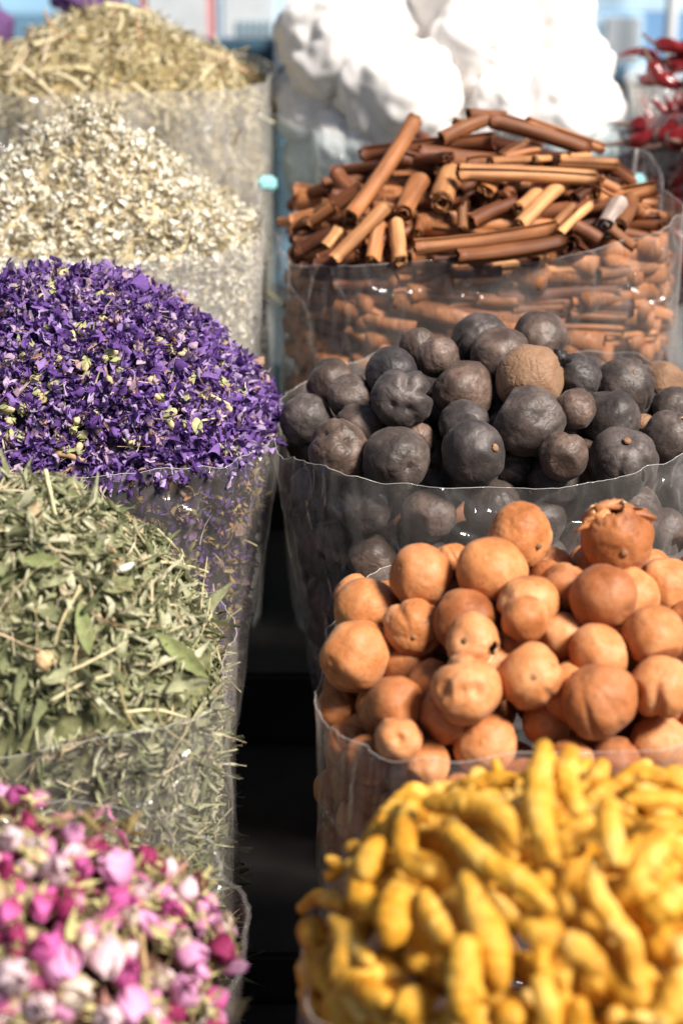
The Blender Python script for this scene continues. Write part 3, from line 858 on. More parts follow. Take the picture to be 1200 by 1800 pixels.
pb = place_limes(blk_bag, black, 'black_lime', 'black_lime', B)
fill_limes(blk_bag, pb, 0.0205, 'black_lime', 'black_lime', 'black lime buried under the others inside the heap', B, 120, 5)
wall_limes(blk_bag, pb, 0.0205, 'black_lime', 'black_lime', 'black lime dimly seen low behind the film of the black lime bag', 'black limes low behind the film', 8)
po_ = place_limes(oran_bag, orange, 'orange_lime', 'orange_lime', O_)
fill_limes(oran_bag, po_, 0.0175, 'orange_lime', 'orange_lime', 'orange lime buried under the others inside the heap', O_, 140, 6)
wall_limes(oran_bag, po_, 0.0175, 'orange_lime', 'orange_lime', 'orange lime in deep shade low behind the film of its bag', 'orange limes low behind the film', 9)
# the torn lime's ragged flaps
for it in po_:
    if 'torn open lime' in it['label']:
        ob, r = it['ob'], it['r']
        qi = ob.rotation_quaternion.inverted()
        for (u, v, ln, tw) in ((-.66, .40, .42, .5), (.52, .66, .20, .3), (-.42, .78, .34, .9), (.10, .84, .12, -.4)):
            base = facing(u, v) * r * 0.93
            upd = (facing(u * .6, min(.97, v + .1)) * 0.8 + Vector((0, 0, 0.6))).normalized()
            side = upd.cross(-FWD).normalized()
            V, Fc = [], []
            nu, nv = 8, 5
            for i in range(nu):
                for j in range(nv):
                    s, w = i / (nu - 1), (j / (nv - 1) - .5)
                    prof = (1 - s) ** .3 * (1 + .3 * math.sin(9 * s + u * 7))
                    p = base + upd * (s * ln * r) + side * (w * r * .85 * prof + tw * s * s * r * .5) + FWD * (r * .3 * s * s + .25 * r * w * w)
                    p += Vector((noise.noise(p * 300), noise.noise(p * 300 + Vector((5, 0, 0))), noise.noise(p * 300 + Vector((0, 9, 0))))) * r * .14
                    V.append(qi @ p)
            for i in range(nu - 1):
                for j in range(nv - 1):
                    Fc.append((i * nv + j, i * nv + j + 1, (i + 1) * nv + j + 1, (i + 1) * nv + j))
            fl = link('torn_peel', mesh('torn_peel', V, Fc, M['orange_lime']), ob)
            sd = fl.modifiers.new('skin', 'SOLIDIFY'); sd.thickness = r * .07
# black husk and leaf scrap among the black limes
p, d = blk_bag.hit(983, 630, 0)
V, Fc = ICO3
P = np.array([Vector(v) * 0.0062 * (1 + 0.7 * noise.noise(Vector(v) * 2.5)) for v in V]) * np.array([1.1, .7, .9])
tag(link('black_husk', mesh('black_husk', P, Fc, M['black_crumb']), loc=p - d * 0.012), 'small torn black husk lying between two limes at the top right of the black heap', 'husk')

# ------------------------------------------------------------------ cinnamon
def stick_mesh(name, seed, R, L, mat):
    rg = random.Random(seed)
    pts = []
    if rg.random() < 0.72:      # one scroll
        turns = rg.uniform(1.5, 2.3); n = 40
        for i in range(n + 1):
            t = i / n
            a = 2 * math.pi * turns * t
            rad = R * (0.32 + 0.62 * t)
            pts.append((rad * math.cos(a), rad * math.sin(a) * rg.uniform(.98, 1.0)))
    else:                       # two scrolls rolled towards each other
        n = 22
        L_ = []
        for i in range(n + 1):
            t = i / n
            a = math.radians(-420 + 510 * t)
            rad = R * (0.14 + 0.42 * t)
            L_.append((-0.42 * R - 0 + rad * math.cos(math.pi - a) * .95, rad * math.sin(math.pi - a) + 0))
        # both scrolls end at the top, tangent to each other
        Rr = [(-x, y) for x, y in reversed(L_)]
        pts = L_ + Rr
    th = R * rg.uniform(0.10, 0.15)
    n = len(pts)
    nor = []
    for i in range(n):
        x0, y0 = pts[max(i - 1, 0)]; x1, y1 = pts[min(i + 1, n - 1)]
        dx, dy = x1 - x0, y1 - y0; l = math.hypot(dx, dy) or 1
        nor.append((-dy / l, dx / l))
    outl = [(x + nx * th / 2, y + ny * th / 2) for (x, y), (nx, ny) in zip(pts, nor)]
    inl = [(x - nx * th / 2, y - ny * th / 2) for (x, y), (nx, ny) in zip(pts, nor)]
    loop = outl + inl[::-1]
    m = len(loop)
    nr = 14
    V, Fc = [], []
    bx, by = rg.uniform(-1, 1) * .03 * L, rg.uniform(-1, 1) * .03 * L
    ph = rg.uniform(0, 50)
    for j in range(nr):
        t = j / (nr - 1)
        z = (t - .5) * L
        sc = 1 + 0.10 * noise.noise(Vector((t * 3, ph, 0))) - 0.06 * t
        ox, oy = bx * 4 * t * (1 - t), by * 4 * t * (1 - t)
        for k, (x, y) in enumerate(loop):
            e = 0.0
            if j in (0, nr - 1):
                e = R * 0.35 * noise.noise(Vector((x / R * 2, y / R * 2, ph + j)))
            w = 1 + .05 * noise.noise(Vector((x / R, y / R, t * 4 + ph)))
            V.append((x * sc * w + ox, y * sc * w + oy, z + e))
    for j in range(nr - 1):
        for k in range(m):
            l = (k + 1) % m
            Fc.append((j * m + k, j * m + l, (j + 1) * m + l, (j + 1) * m + k))
    for j, flip in ((0, True), (nr - 1, False)):
        for k in range(n - 1):
            q = [j * m + k, j * m + k + 1, j * m + (m - 2 - k), j * m + (m - 1 - k)]
            Fc.append(q[::-1] if not flip else q)
    me = mesh(name, V, Fc, mat)
    me.shade_smooth()
    return me

def place_stick(A, Bp, R, label, mat, seed, group, roll=None):
    ax = Bp - A
    L = ax.length
    o = link('cinnamon_stick', stick_mesh('cinnamon_stick', seed, R, L, M[mat]), loc=(A + Bp) / 2)
    o.rotation_mode = 'QUATERNION'
    q = ax.to_track_quat('Z', 'Y')
    o.rotation_quaternion = q @ Quaternion((0, 0, 1), roll if roll is not None else random.Random(seed).uniform(0, 6.28))
    tag(o, label, 'cinnamon stick', group)
    return o
CG = 'cinnamon sticks heaped in their bag'
sticks = [  # x0 y0 x1 y1 r layer mat label dip0 dip1
 (729, 211, 616, 380, 15, 5, 'cinnamon', 'long orange brown cinnamon stick standing up steeply at the left of the heap', 0, 0),
 (683, 359, 588, 456, 13, 4, 'cinnamon_pale', 'light brown stick slanting down to the rim below the steep one', 0, 0),
 (590, 303, 788, 277, 17, 2.5, 'cinnamon_dark', 'thick dark red stick lying level behind the steep one, scroll end to the right', 0, 0),
 (640, 274, 868, 248, 17, 1.5, 'cinnamon_dark', 'dark stick lying level at the back with a double scroll end', 0, 0),
 (775, 243, 858, 208, 15, 2.5, 'cinnamon', 'short stick rising to the right near the peak of the heap', 0, 0),
 (863, 211, 1036, 264, 17, 3.2, 'cinnamon', 'thick brown stick sloping down to the right from the peak', 0, 0),
 (925, 216, 1060, 263, 12, 1.5, 'cinnamon', 'thin stick just behind the thick sloping one', 0, 0),
 (806, 305, 1044, 315, 16, 5.5, 'cinnamon_pale', 'long pale stick with a cracked flat side lying across the middle', 0, 0),
 (860, 288, 1080, 290, 12, 4, 'cinnamon_pale', 'long pale orange stick lying just above the cracked flat one', 0, 0),
 (938, 280, 1034, 273, 7, 4, 'cinnamon_pale', 'very thin pale strip of bark above the two long pale sticks', 0, 0),
 (880, 277, 920, 254, 10, 1, 'cinnamon_pale', 'short pale stick end poking out under the peak', 0, 0),
 (886, 281, 945, 267, 10, 1.5, 'cinnamon', 'short pinkish stick under the thick sloping one', 0, 0),
 (990, 322, 913, 398, 15, 4, 'cinnamon_pale', 'pale stick pointing at the viewer with a round black hollow end', .02, 0),
 (955, 322, 910, 367, 13, 3, 'cinnamon_pale', 'pale stick slanting left just behind the one with the round hollow end', .02, 0),
 (1005, 363, 974, 396, 10, 3, 'cinnamon_pale', 'short pale stick, left of a slender slanting pair at right', .01, 0),
 (1036, 361, 982, 410, 9, 4, 'cinnamon_pale', 'slender pale stick, right of the slanting pair at right', 0, 0),
 (729, 436, 976, 402, 15, 4, 'cinnamon', 'long brown stick lying along the front, the upper of two', 0, 0),
 (806, 453, 993, 425, 16, 5, 'cinnamon', 'long light brown stick resting on the front rim, the lower of two', 0, 0),
 (763, 454, 814, 452, 9, 3, 'cinnamon_dark', 'short dark stub left of the lowest front stick', 0, 0),
 (794, 308, 775, 357, 22, 3.5, 'cinnamon_pale', 'very thick pale stick pointing at the viewer with a wide dark curled end', .03, 0),
 (738, 318, 710, 377, 18, 3, 'cinnamon', 'thick shaded stick pointing down with a double hollow end, right of the steep one', .02, 0),
 (697, 390, 704, 459, 16, 3.5, 'cinnamon_pale', 'upright pale stick hanging over the rim with a scroll end', .01, 0),
 (668, 393, 655, 459, 15, 2.5, 'cinnamon', 'upright brown stick left of the pale one at the rim', .01, 0),
 (741, 380, 733, 414, 13, 2, 'cinnamon', 'short pinkish stick end in the dark middle of the heap', .02, 0),
 (812, 356, 813, 404, 10, 3, 'cinnamon_pale', 'small split stick with a splinter hanging from it, in the middle', 0, 0),
 (596, 322, 512, 362, 12, 2.5, 'cinnamon_dark', 'dark stick with a hollow end at the upper left edge of the heap', 0, 0),
 (572, 363, 492, 390, 10, 2.5, 'cinnamon', 'thin stick reaching furthest left with a pink lit end', 0, 0),
 (540, 386, 509, 403, 9, 3.5, 'cinnamon_pale', 'short pale stub at the far left over the rim', 0, 0),
 (590, 362, 545, 394, 12, 3, 'cinnamon', 'short stick with a curled end, second from the far left', 0, 0),
 (634, 333, 580, 367, 14, 2.5, 'cinnamon', 'brown stick lying behind the foot of the steep one', 0, 0),
 (596, 400, 572, 432, 10, 3, 'cinnamon_pale', 'small cut tan stick on the dark lower left of the heap', 0, 0),
 (590, 408, 528, 440, 13, 2, 'cinnamon_dark', 'almost black stick at the lower left of the heap', 0, 0),
 (640, 420, 560, 455, 13, 1.5, 'cinnamon_dark', 'almost black stick behind the light slanting one at lower left', 0, 0),
 (630, 450, 555, 466, 12, 1.5, 'cinnamon_dark', 'dark stick just over the rim at lower left', 0, 0),
 (874, 300, 853, 336, 15, 3, 'cinnamon', 'brown stick end with an open dark hollow under the cracked flat stick', .03, 0),
 (908, 318, 882, 350, 13, 2, 'cinnamon_dark', 'dark red stick end beside the open hollow one', .02, 0),
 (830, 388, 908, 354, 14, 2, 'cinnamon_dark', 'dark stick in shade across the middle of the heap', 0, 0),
 (1045, 343, 1130, 374, 16, 4, 'cinnamon', 'stick at right whose end shows a neat spiral roll', 0, .01),
 (1088, 360, 1066, 398, 21, 4.5, 'cinnamon_grey', 'grey weathered curl of bark at the right of the heap', 0, 0),
 (1108, 352, 1088, 398, 14, 5.5, 'cinnamon_pale', 'bright pale stick pointing down beside the grey curl', .01, 0),
 (1112, 368, 1163, 380, 11, 4, 'cinnamon', 'stick reaching furthest right towards the corner of the bag', 0, 0),
 (1072, 403, 1114, 436, 11, 5, 'cinnamon', 'stick with a brown hollow end hanging over the rim at lower right', 0, 0),
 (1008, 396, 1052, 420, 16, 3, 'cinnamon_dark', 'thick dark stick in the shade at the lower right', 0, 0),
 (1070, 292, 1110, 320, 14, 2.5, 'cinnamon_dark', 'dark red stick sloping down behind the ends of the long pale ones', 0, 0),
 (1040, 313, 1098, 342, 12, 2, 'cinnamon', 'pinkish brown stick sloping down right under the long pale ones', 0, 0),
 (797, 213, 840, 224, 8, 1, 'cinnamon_dark', 'tiny dark stick end at the back left of the peak', 0, 0),
 (822, 200, 886, 204, 11, 1, 'cinnamon_dark', 'dark stick lying at the very top of the heap', 0, 0),
 (822, 289, 858, 285, 12, 3, 'cinnamon', 'crumpled piece of bark at the left end of the long pale sticks', 0, 0),
 (632, 273, 692, 262, 12, 1, 'cinnamon_dark', 'ragged dark stick end at the upper left behind the steep one', 0, 0),
 (1010, 350, 1040, 330, 12, 1.5, 'cinnamon_dark', 'dark stick behind the neat spiral end', 0, 0),
]
YC = cin_bag.c.y
for k, (x0, y0, x1, y1, r, ly, mt, lb, d0, d1) in enumerate(sticks):
    R = r / F * YC * 1.06
    ends = []
    for x, y, dp in ((x0, y0, d0), (x1, y1, d1)):
        p, d = cin_bag.hit(x, y, 0.0)
        ends.append(p - d * (ly * 0.0055 - 0.008 - dp))
    A, Bp = ends
    # keep real lengths: a stick never runs deep into the picture
    if abs(A.y - Bp.y) > 0.10:
        mid = (A.y + Bp.y) / 2
        A = at(x0, y0, mid + 0.05 * (1 if A.y > Bp.y else -1)); Bp = at(x1, y1, mid + 0.05 * (1 if Bp.y > A.y else -1))
    place_stick(A, Bp, R, lb, mt, 300 + k, CG)
rg = random.Random(12)
for k in range(92):          # under the top layer
    x, y = cin_bag.c.x + rg.uniform(-.86, .86) * cin_bag.a, cin_bag.c.y + rg.uniform(-.9, .55) * cin_bag.b
    if cin_bag.rho(x, y) > .88: continue
    z = cin_bag.top(x, y) - rg.uniform(.008, .034)
    a = rg.gauss(0, .6); L = rg.uniform(.06, .1)
    dv = Vector((math.cos(a), math.sin(a), rg.gauss(0, .15))) * L / 2
    c = Vector((x, y, z))
    while cin_bag.rho((c + dv).x, (c + dv).y) > .96 or cin_bag.rho((c - dv).x, (c - dv).y) > .96:
        dv *= .85
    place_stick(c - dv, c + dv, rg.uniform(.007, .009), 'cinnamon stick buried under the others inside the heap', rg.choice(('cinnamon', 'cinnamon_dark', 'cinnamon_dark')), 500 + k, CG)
wallst = [(590, 500, 700, 495, 13, 'cinnamon_dark'), (690, 516, 838, 521, 10, 'cinnamon'), (900, 491, 1040, 485, 20, 'cinnamon_pale'), (838, 524, 910, 530, 13, 'cinnamon'),
          (1035, 533, 1130, 540, 19, 'cinnamon'), (955, 577, 1095, 583, 13, 'cinnamon'), (610, 575, 695, 622, 13, 'cinnamon'), (530, 560, 610, 590, 13, 'cinnamon_dark'),
          (700, 560, 800, 555, 14, 'cinnamon_dark'), (790, 545, 900, 560, 13, 'cinnamon_dark'), (1000, 552, 1100, 558, 11, 'cinnamon_pale'), (730, 485, 880, 478, 15, 'cinnamon_dark'),
          (540, 520, 640, 535, 13, 'cinnamon_dark'), (1050, 480, 1150, 470, 15, 'cinnamon_pale'), (1060, 600, 1150, 590, 14, 'cinnamon'), (960, 615, 1060, 625, 13, 'cinnamon'),
          (530, 610, 600, 640, 12, 'cinnamon_dark'), (640, 540, 720, 580, 12, 'cinnamon'), (860, 600, 960, 610, 14, 'cinnamon_dark'), (900, 545, 990, 540, 13, 'cinnamon'),
          (1040, 640, 1140, 650, 13, 'cinnamon_dark'), (540, 470, 630, 478, 12, 'cinnamon_dark'), (640, 640, 740, 600, 13, 'cinnamon_dark'), (730, 590, 830, 600, 14, 'cinnamon')]
for k, (x0, y0, x1, y1, r, mt) in enumerate(wallst):
    R = r / F * (YC - .12)
    A, Bp = cin_bag.hit(x0, y0, R * 1.5)[0], cin_bag.hit(x1, y1, R * 1.5)[0]
    place_stick(A, Bp, R, 'cinnamon stick lying level behind the film in the front of the cinnamon bag', mt, 700 + k, 'cinnamon sticks pressed against the bag front')
for k in range(128):
    x = rg.uniform(515, 1165); y = rg.uniform(472, 760); a = rg.gauss(0, .3); l = rg.uniform(60, 105)
    R = rg.uniform(.009, .0125)
    x = min(max(x, 512 + l), 1172 - l)
    A, Bp = cin_bag.hit(x - l * math.cos(a), y - l * math.sin(a), R * (1.3 + k % 4))[0], cin_bag.hit(x + l * math.cos(a), y + l * math.sin(a), R * (1.5 + k % 4))[0]
    place_stick(A, Bp, R, 'cinnamon stick lying level behind the film in the front of the cinnamon bag', rg.choice(('cinnamon', 'cinnamon', 'cinnamon_pale', 'cinnamon_dark')), 760 + k, 'cinnamon sticks pressed against the bag front')

rg = random.Random(90)
PV, PF = [], []
for k in range(900):
    x, y = cin_bag.c.x + rg.uniform(-.95, .95) * cin_bag.a, cin_bag.c.y + rg.uniform(-.95, .8) * cin_bag.b
    if cin_bag.rho(x, y) > .93: continue
    zt = cin_bag.top(x, y) - .03
    z = zt - rg.random() ** 1.3 * (zt - cin_bag.c.z + .24)
    dv = Vector((math.cos(1), 0, 0)); a = rg.gauss(0, .5); L = rg.uniform(.06, .11)
    dv = Vector((math.cos(a), math.sin(a), rg.gauss(0, .12))) * L / 2
    c = Vector((x, y, z))
    while cin_bag.rho((c + dv).x, (c + dv).y) > .95 or cin_bag.rho((c - dv).x, (c - dv).y) > .95:
        dv *= .85
    r = rg.uniform(.007, .0105)
    v2, f2 = tube_mesh('x', [c - dv, c, c + dv], lambda t: r, None, 10, wob=.12, seed=k, raw=True)
    off = len(PV); PV += v2; PF += [tuple(q + off for q in f) for f in f2]
tag(link('packed_cinnamon', mesh('packed_cinnamon', [v - cin_bag.c for v in PV], PF, M['cinnamon']), loc=cin_bag.c), 'close packed mass of cinnamon sticks deep inside the cinnamon bag', 'cinnamon sticks', kind='stuff')

# ------------------------------------------------------------------ turmeric
def catmull(P, step):
    if len(P) == 2: P = [P[0], (P[0] + P[1]) / 2, P[1]]
    Q = [P[0] * 2 - P[1]] + P + [P[-1] * 2 - P[-2]]
    out = []
    for i in range(1, len(Q) - 2):
        n = max(2, int((Q[i + 1] - Q[i]).length / step))
        for k in range(n):
            t = k / n
            a, b, c, d = Q[i - 1], Q[i], Q[i + 1], Q[i + 2]
            out.append(0.5 * ((2 * b) + (c - a) * t + (2 * a - 5 * b + 4 * c - d) * t * t + (3 * b - a - 3 * c + d) * t ** 3))
    out.append(P[-1])
    return out

def turmeric_mesh(name, pts, R, seed, knobs):
    rg = random.Random(seed)
    line = catmull(pts, R * 0.16)
    n = len(line)
    # rounded blunt ends: run a short cap beyond both ends
    L = sum((line[i + 1] - line[i]).length for i in range(n - 1))
    e0, e1 = rg.uniform(.55, .85), rg.uniform(.5, .8)
    k1, k2, ph = rg.uniform(.10, .18), rg.uniform(.04, .085), rg.uniform(0, 9)
    nr = max(3, int(L / (R * rg.uniform(.55, .8))))
    def rad(t):
        s, u = t * L, (1 - t) * L
        c0 = math.sqrt(max(0.02, 1 - max(0, 1 - s / (R * .9)) ** 2)); c1 = math.sqrt(max(0.02, 1 - max(0, 1 - u / (R * .9)) ** 2))
        body = e0 + (1 - e0) * min(1, s / (L * .35)) if t < .5 else e1 + (1 - e1) * min(1, u / (L * .35))
        ring = k2 * abs(math.sin(math.pi * nr * t + ph))
        return R * body * c0 * c1 * (1 + k1 * noise.noise(Vector((t * 5, ph, seed))) - ring)
    V, Fc = tube_mesh('x', line, rad, None, 18, wob=.17, seed=seed, raw=True)
    V, Fc = list(V), list(Fc)
    for _ in range(knobs):
        i = rg.randrange(n // 6, max(n // 6 + 1, n - n // 6))
        tdir = (line[min(i + 1, n - 1)] - line[i - 1]).normalized()
        sd = tdir.orthogonal().normalized()
        sd.rotate(Quaternion(tdir, rg.uniform(0, 6.28)))
        ln = R * rg.uniform(1.15, 1.9)
        kr = R * rg.uniform(.38, .6)
        kp = [line[i] + (sd + tdir * .4) * (ln * q / 6) for q in range(7)]
        v2, f2 = tube_mesh('x', kp, lambda t: kr * (1 - .25 * t) * math.sqrt(max(.05, 1 - max(0, (t - .75) / .25) ** 2)), None, 12, raw=True)
        off = len(V)
        V += v2; Fc += [tuple(a + off for a in f) for f in f2]
    me = mesh('tmp', V, Fc, M['turmeric'])
    ob = bpy.data.objects.new('tmp', me); COL.objects.link(ob)
    rm = ob.modifiers.new('r', 'REMESH'); rm.mode = 'VOXEL'; rm.voxel_size = R * .13; rm.use_smooth_shade = True
    sm = ob.modifiers.new('s', 'SMOOTH'); sm.iterations = 3; sm.factor = .5
    dg = bpy.context.evaluated_depsgraph_get()
    out = bpy.data.meshes.new_from_object(ob.evaluated_get(dg))
    out.name = name
    bpy.data.objects.remove(ob); bpy.data.meshes.remove(me)
    if not out.materials: out.materials.append(M['turmeric'])
    out.polygons.foreach_set('use_smooth', [True] * len(out.polygons))
    return out

TG = 'turmeric fingers heaped in their bag'
turm = [ # pts, r, layer, knobs, label
 ([(725, 1398), (714, 1446), (710, 1490), (727, 1527), (768, 1532)], 25, 1.5, 0, 'hooked turmeric piece curling like a C at the upper left'),
 ([(742, 1412), (830, 1414), (888, 1444), (914, 1495)], 30, 2.5, 0, 'long thick turmeric finger arching over the upper left of the heap'),
 ([(786, 1452), (850, 1512), (918, 1552), (976, 1604)], 27, 4, 0, 'long smooth turmeric finger slanting down right across the middle'),
 ([(957, 1304), (944, 1380), (950, 1450), (972, 1512)], 30, 4, 0, 'tall upright turmeric finger rising highest in front of the orange limes'),
 ([(1004, 1314), (994, 1360), (1002, 1400), (1020, 1432)], 27, 2.5, 2, 'pale knobbly turmeric root right of the tall upright finger'),
 ([(1040, 1368), (1052, 1378)], 14, 2, 0, 'small round turmeric nub right of the pale knobbly root'),
 ([(1068, 1402), (1070, 1456), (1082, 1522)], 28, 3.5, 0, 'short upright turmeric finger with a squared lower end, centre right'),
 ([(1186, 1462), (1140, 1508), (1102, 1556)], 26, 3, 1, 'turmeric finger slanting down left at the right of the heap'),
 ([(1112, 1364), (1160, 1366), (1215, 1386)], 19, 1.5, 0, 'turmeric finger lying level at the back right, the upper one'),
 ([(1092, 1408), (1150, 1404), (1210, 1410)], 20, 2, 1, 'forked turmeric piece lying level at the back right, the lower one'),
 ([(1210, 1566), (1160, 1596), (1128, 1610)], 33, 3, 0, 'fat bright turmeric finger entering from the right edge'),
 ([(1046, 1500), (1046, 1568), (1072, 1612), (1108, 1660), (1120, 1742)], 25, 2, 1, 'long jointed turmeric finger running down the right of the heap'),
 ([(986, 1642), (1030, 1682), (1066, 1716)], 31, 3.5, 0, 'blunt turmeric finger slanting down right with a pale tip'),
 ([(906, 1628), (944, 1634), (968, 1652), (936, 1682)], 32, 2.5, 2, 'lumpy turmeric knuckle with dark pits, in the middle'),
 ([(822, 1522), (840, 1600), (868, 1672), (882, 1742)], 35, 2.5, 0, 'thick long turmeric finger running down from the arching one'),
 ([(738, 1562), (766, 1618), (796, 1656)], 27, 2, 0, 'turmeric finger slanting into the wrinkled bright one'),
 ([(816, 1640), (816, 1712), (812, 1796)], 35, 4, 1, 'wrinkled bright yellow turmeric finger standing at the front centre'),
 ([(686, 1556), (692, 1618), (684, 1668)], 37, 3, 0, 'fat almond shaped turmeric bulb at the left'),
 ([(672, 1472), (652, 1512), (640, 1552)], 36, 3, 1, 'fat pale turmeric bulb with a blunt lower tip, upper left'),
 ([(572, 1506), (594, 1524), (572, 1548)], 16, 2, 1, 'small forked turmeric bit at the far left edge, the upper one'),
 ([(604, 1494), (636, 1482)], 15, 1, 0, 'small turmeric tip behind the fat pale bulb'),
 ([(526, 1600), (562, 1578), (608, 1592)], 19, 2, 1, 'knotted turmeric bit at the far left edge, the lower one'),
 ([(545, 1624), (552, 1658)], 33, 2, 1, 'greyish round turmeric stub with a cut face at the far left'),
 ([(582, 1610), (620, 1660), (652, 1694)], 22, 3, 0, 'slim turmeric finger slanting right from the greyish stub'),
 ([(606, 1692), (616, 1742), (642, 1796)], 22, 2, 0, 'slim upright turmeric finger behind the front film at left'),
 ([(664, 1692), (652, 1740)], 20, 1.5, 1, 'small knobbed turmeric bit in shade at left'),
 ([(742, 1678), (736, 1712)], 29, 2, 0, 'pale wedge shaped turmeric bit left of the wrinkled finger'),
 ([(690, 1748), (752, 1788)], 40, 2.5, 0, 'big rounded turmeric bulb at the lower left front'),
 ([(530, 1700), (584, 1714)], 28, 1, 0, 'dull turmeric piece seen through the film at lower left'),
 ([(944, 1700), (960, 1760), (978, 1816)], 24, 3.5, 0, 'smooth turmeric finger pointing down at the bottom centre, left of a pair'),
 ([(984, 1740), (1012, 1812)], 20, 2.5, 0, 'slim turmeric finger at the bottom centre, right of a pair'),
 ([(866, 1796), (926, 1772)], 30, 2.5, 0, 'turmeric finger lying low at the bottom edge, left of the pair'),
 ([(1206, 1692), (1180, 1758), (1150, 1815)], 30, 3, 1, 'turmeric finger at the lower right corner'),
 ([(1148, 1742), (1160, 1752)], 15, 2, 0, 'tiny turmeric nub near the lower right corner'),
 ([(1172, 1652), (1214, 1684)], 42, .5, 0, 'dark orange turmeric bulb in shade at the right edge'),
 ([(804, 1376), (852, 1382)], 14, .5, 1, 'small turmeric bit at the back, left of a level pair'),
 ([(860, 1378), (908, 1372)], 15, .5, 1, 'small turmeric bit at the back, right of a level pair'),
 ([(986, 1498), (1034, 1490)], 18, .5, 0, 'short turmeric piece lying in shade right of the tall upright finger'),
 ([(984, 1572), (1014, 1614)], 26, .3, 0, 'shaded turmeric piece deep in the middle of the heap'),
 ([(944, 1528), (966, 1564)], 20, 1.5, 0, 'turmeric piece under the foot of the tall upright finger'),
 ([(1060, 1796), (1110, 1782)], 26, 1, 1, 'turmeric piece at the bottom edge, right of centre'),
 ([(900, 1560), (890, 1580)], 11, 1.5, 0, 'tiny round turmeric nub under the long slanting finger'),
]
YT = turm_bag.c.y
for k, (pts, r, ly, kn, lb) in enumerate(turm):
    R = r / F * (YT / math.cos(PITCH) * .97) * .97
    W = []
    for x, y in pts:
        p, d = turm_bag.hit(x, y, R * .7)
        W.append(p - d * (ly * .006 - .006))
    # smooth the depth so a finger stays a gentle curve
    ts = [(w - CAM).length for w in W]
    if len(ts) > 2:
        fit = np.polyfit(range(len(ts)), ts, 1)
        ts = [0.3 * t + 0.7 * float(np.polyval(fit, i)) for i, t in enumerate(ts)]
    W = [CAM + ray(x, y) * t for (x, y), t in zip(pts, ts)]
    # the given points are the visible ends: pull the last one in by part of a radius
    c = sum(W, Vector()) / len(W)
    o = link('turmeric_finger', turmeric_mesh('turmeric_finger', [w - c for w in W], R, 40 + k, kn), loc=c)
    tag(o, lb, 'turmeric', TG)
rg = random.Random(77)
protos = [turmeric_mesh('turmeric_finger', [Vector((-L, 0, 0)), Vector((-L / 3, .006, 0)), Vector((L / 3, 0, .005)), Vector((L, .003, 0))], R, 900 + i, i % 3)
          for i, (L, R) in enumerate(((.024, .0075), (.03, .007), (.02, .008), (.026, .0065)))]
made = 0
for tr in range(1500):
    if made >= 225: break
    x, y = turm_bag.c.x + rg.uniform(-.9, .9) * turm_bag.a, turm_bag.c.y + rg.uniform(-.9, .9) * turm_bag.b
    edge = turm_bag.rho(x, y)
    if edge > .84 or (edge > .66 and made % 2): continue
    front = y < turm_bag.c.y - .5 * turm_bag.b
    if photo_x(Vector((x, y, turm_bag.c.z))) < 545: continue
    z = turm_bag.top(x, y) - (rg.uniform(.006, .03) if edge > .66 else rg.uniform(.030, .05) if made < 50 else rg.uniform(.030, .06))
    o = link('turmeric_finger', protos[made % 4], loc=(x, y, z))
    o.rotation_euler = (rg.uniform(0, 6), rg.gauss(0, .5), rg.uniform(0, 6))
    if edge > .66: o.rotation_euler[1] = rg.gauss(0, .25); o.rotation_euler[2] = math.atan2(y - turm_bag.c.y, x - turm_bag.c.x) + math.pi / 2 + rg.gauss(0, .3)
    tag(o, 'turmeric finger buried under the others inside the heap', 'turmeric', TG)
    made += 1
for k in range(90):
    x, y = rg.uniform(560, 660), rg.uniform(1690, 1960)
    if k > 45: x = rg.uniform(620, 1000); y = rg.uniform(1810, 1900)
    p, d = turm_bag.hit(x, y, .012)
    if photo_x(p) < 560: continue
    o = link('turmeric_finger', protos[k % 4], loc=p)
    wt = math.atan2(p.y - turm_bag.c.y, p.x - turm_bag.c.x) + math.pi / 2
    o.rotation_euler = (rg.uniform(0, 6), rg.gauss(0, .7), wt + rg.gauss(0, .15))
    tag(o, 'turmeric finger pressed against the film at the front of the turmeric bag', 'turmeric', 'turmeric fingers behind the film')

# ------------------------------------------------------------------ loose plant matter
def surface_points(bag, n, rng, wall_share=0.3, over=0.0, wall_depth=0.2, front_only=True):
    """points and outward normals on the heap's top and on its wall behind the film"""
    P, Nn, W = [], [], []
    while len(P) < n:
        if rng.random() > wall_share:
            x = bag.c.x + rng.uniform(-1, 1) * bag.a * (1 + over); y = bag.c.y + rng.uniform(-1, 1) * bag.b * (1 + over)
            if bag.rho(x, y) > (0.925 if bag is mint_bag else 0.93) + over: continue
            z = bag.top(x, y); e = .003
            nx = -(bag.top(x + e, y) - bag.top(x - e, y)) / (2 * e); ny = -(bag.top(x, y + e) - bag.top(x, y - e)) / (2 * e)
            # thin out the side that faces away
            if ny > 0.6 and rng.random() < .6: continue
            if rng.random() > math.sqrt(1 + nx * nx + ny * ny) / 3.0: continue
            P.append((x, y, z)); Nn.append(Vector((nx, ny, 1)).normalized()[:]); W.append(0)
        else:
            dg = rng.uniform(180, 415) if front_only else rng.uniform(0, 360)
            w = bag.wall(dg, .955)
            zt = min(bag.rim(dg) - .003, bag.top(w.x, w.y) + .012)
            z = zt - wall_depth * rng.random()
            o = Vector((w.x - bag.c.x, (w.y - bag.c.y) * 1.3, 0)).normalized()
            w = w - o * bag.pull(z)
            P.append((w.x, w.y, z)); Nn.append(o[:]); W.append(1)
    return np.array(P), np.array(Nn), np.array(W)

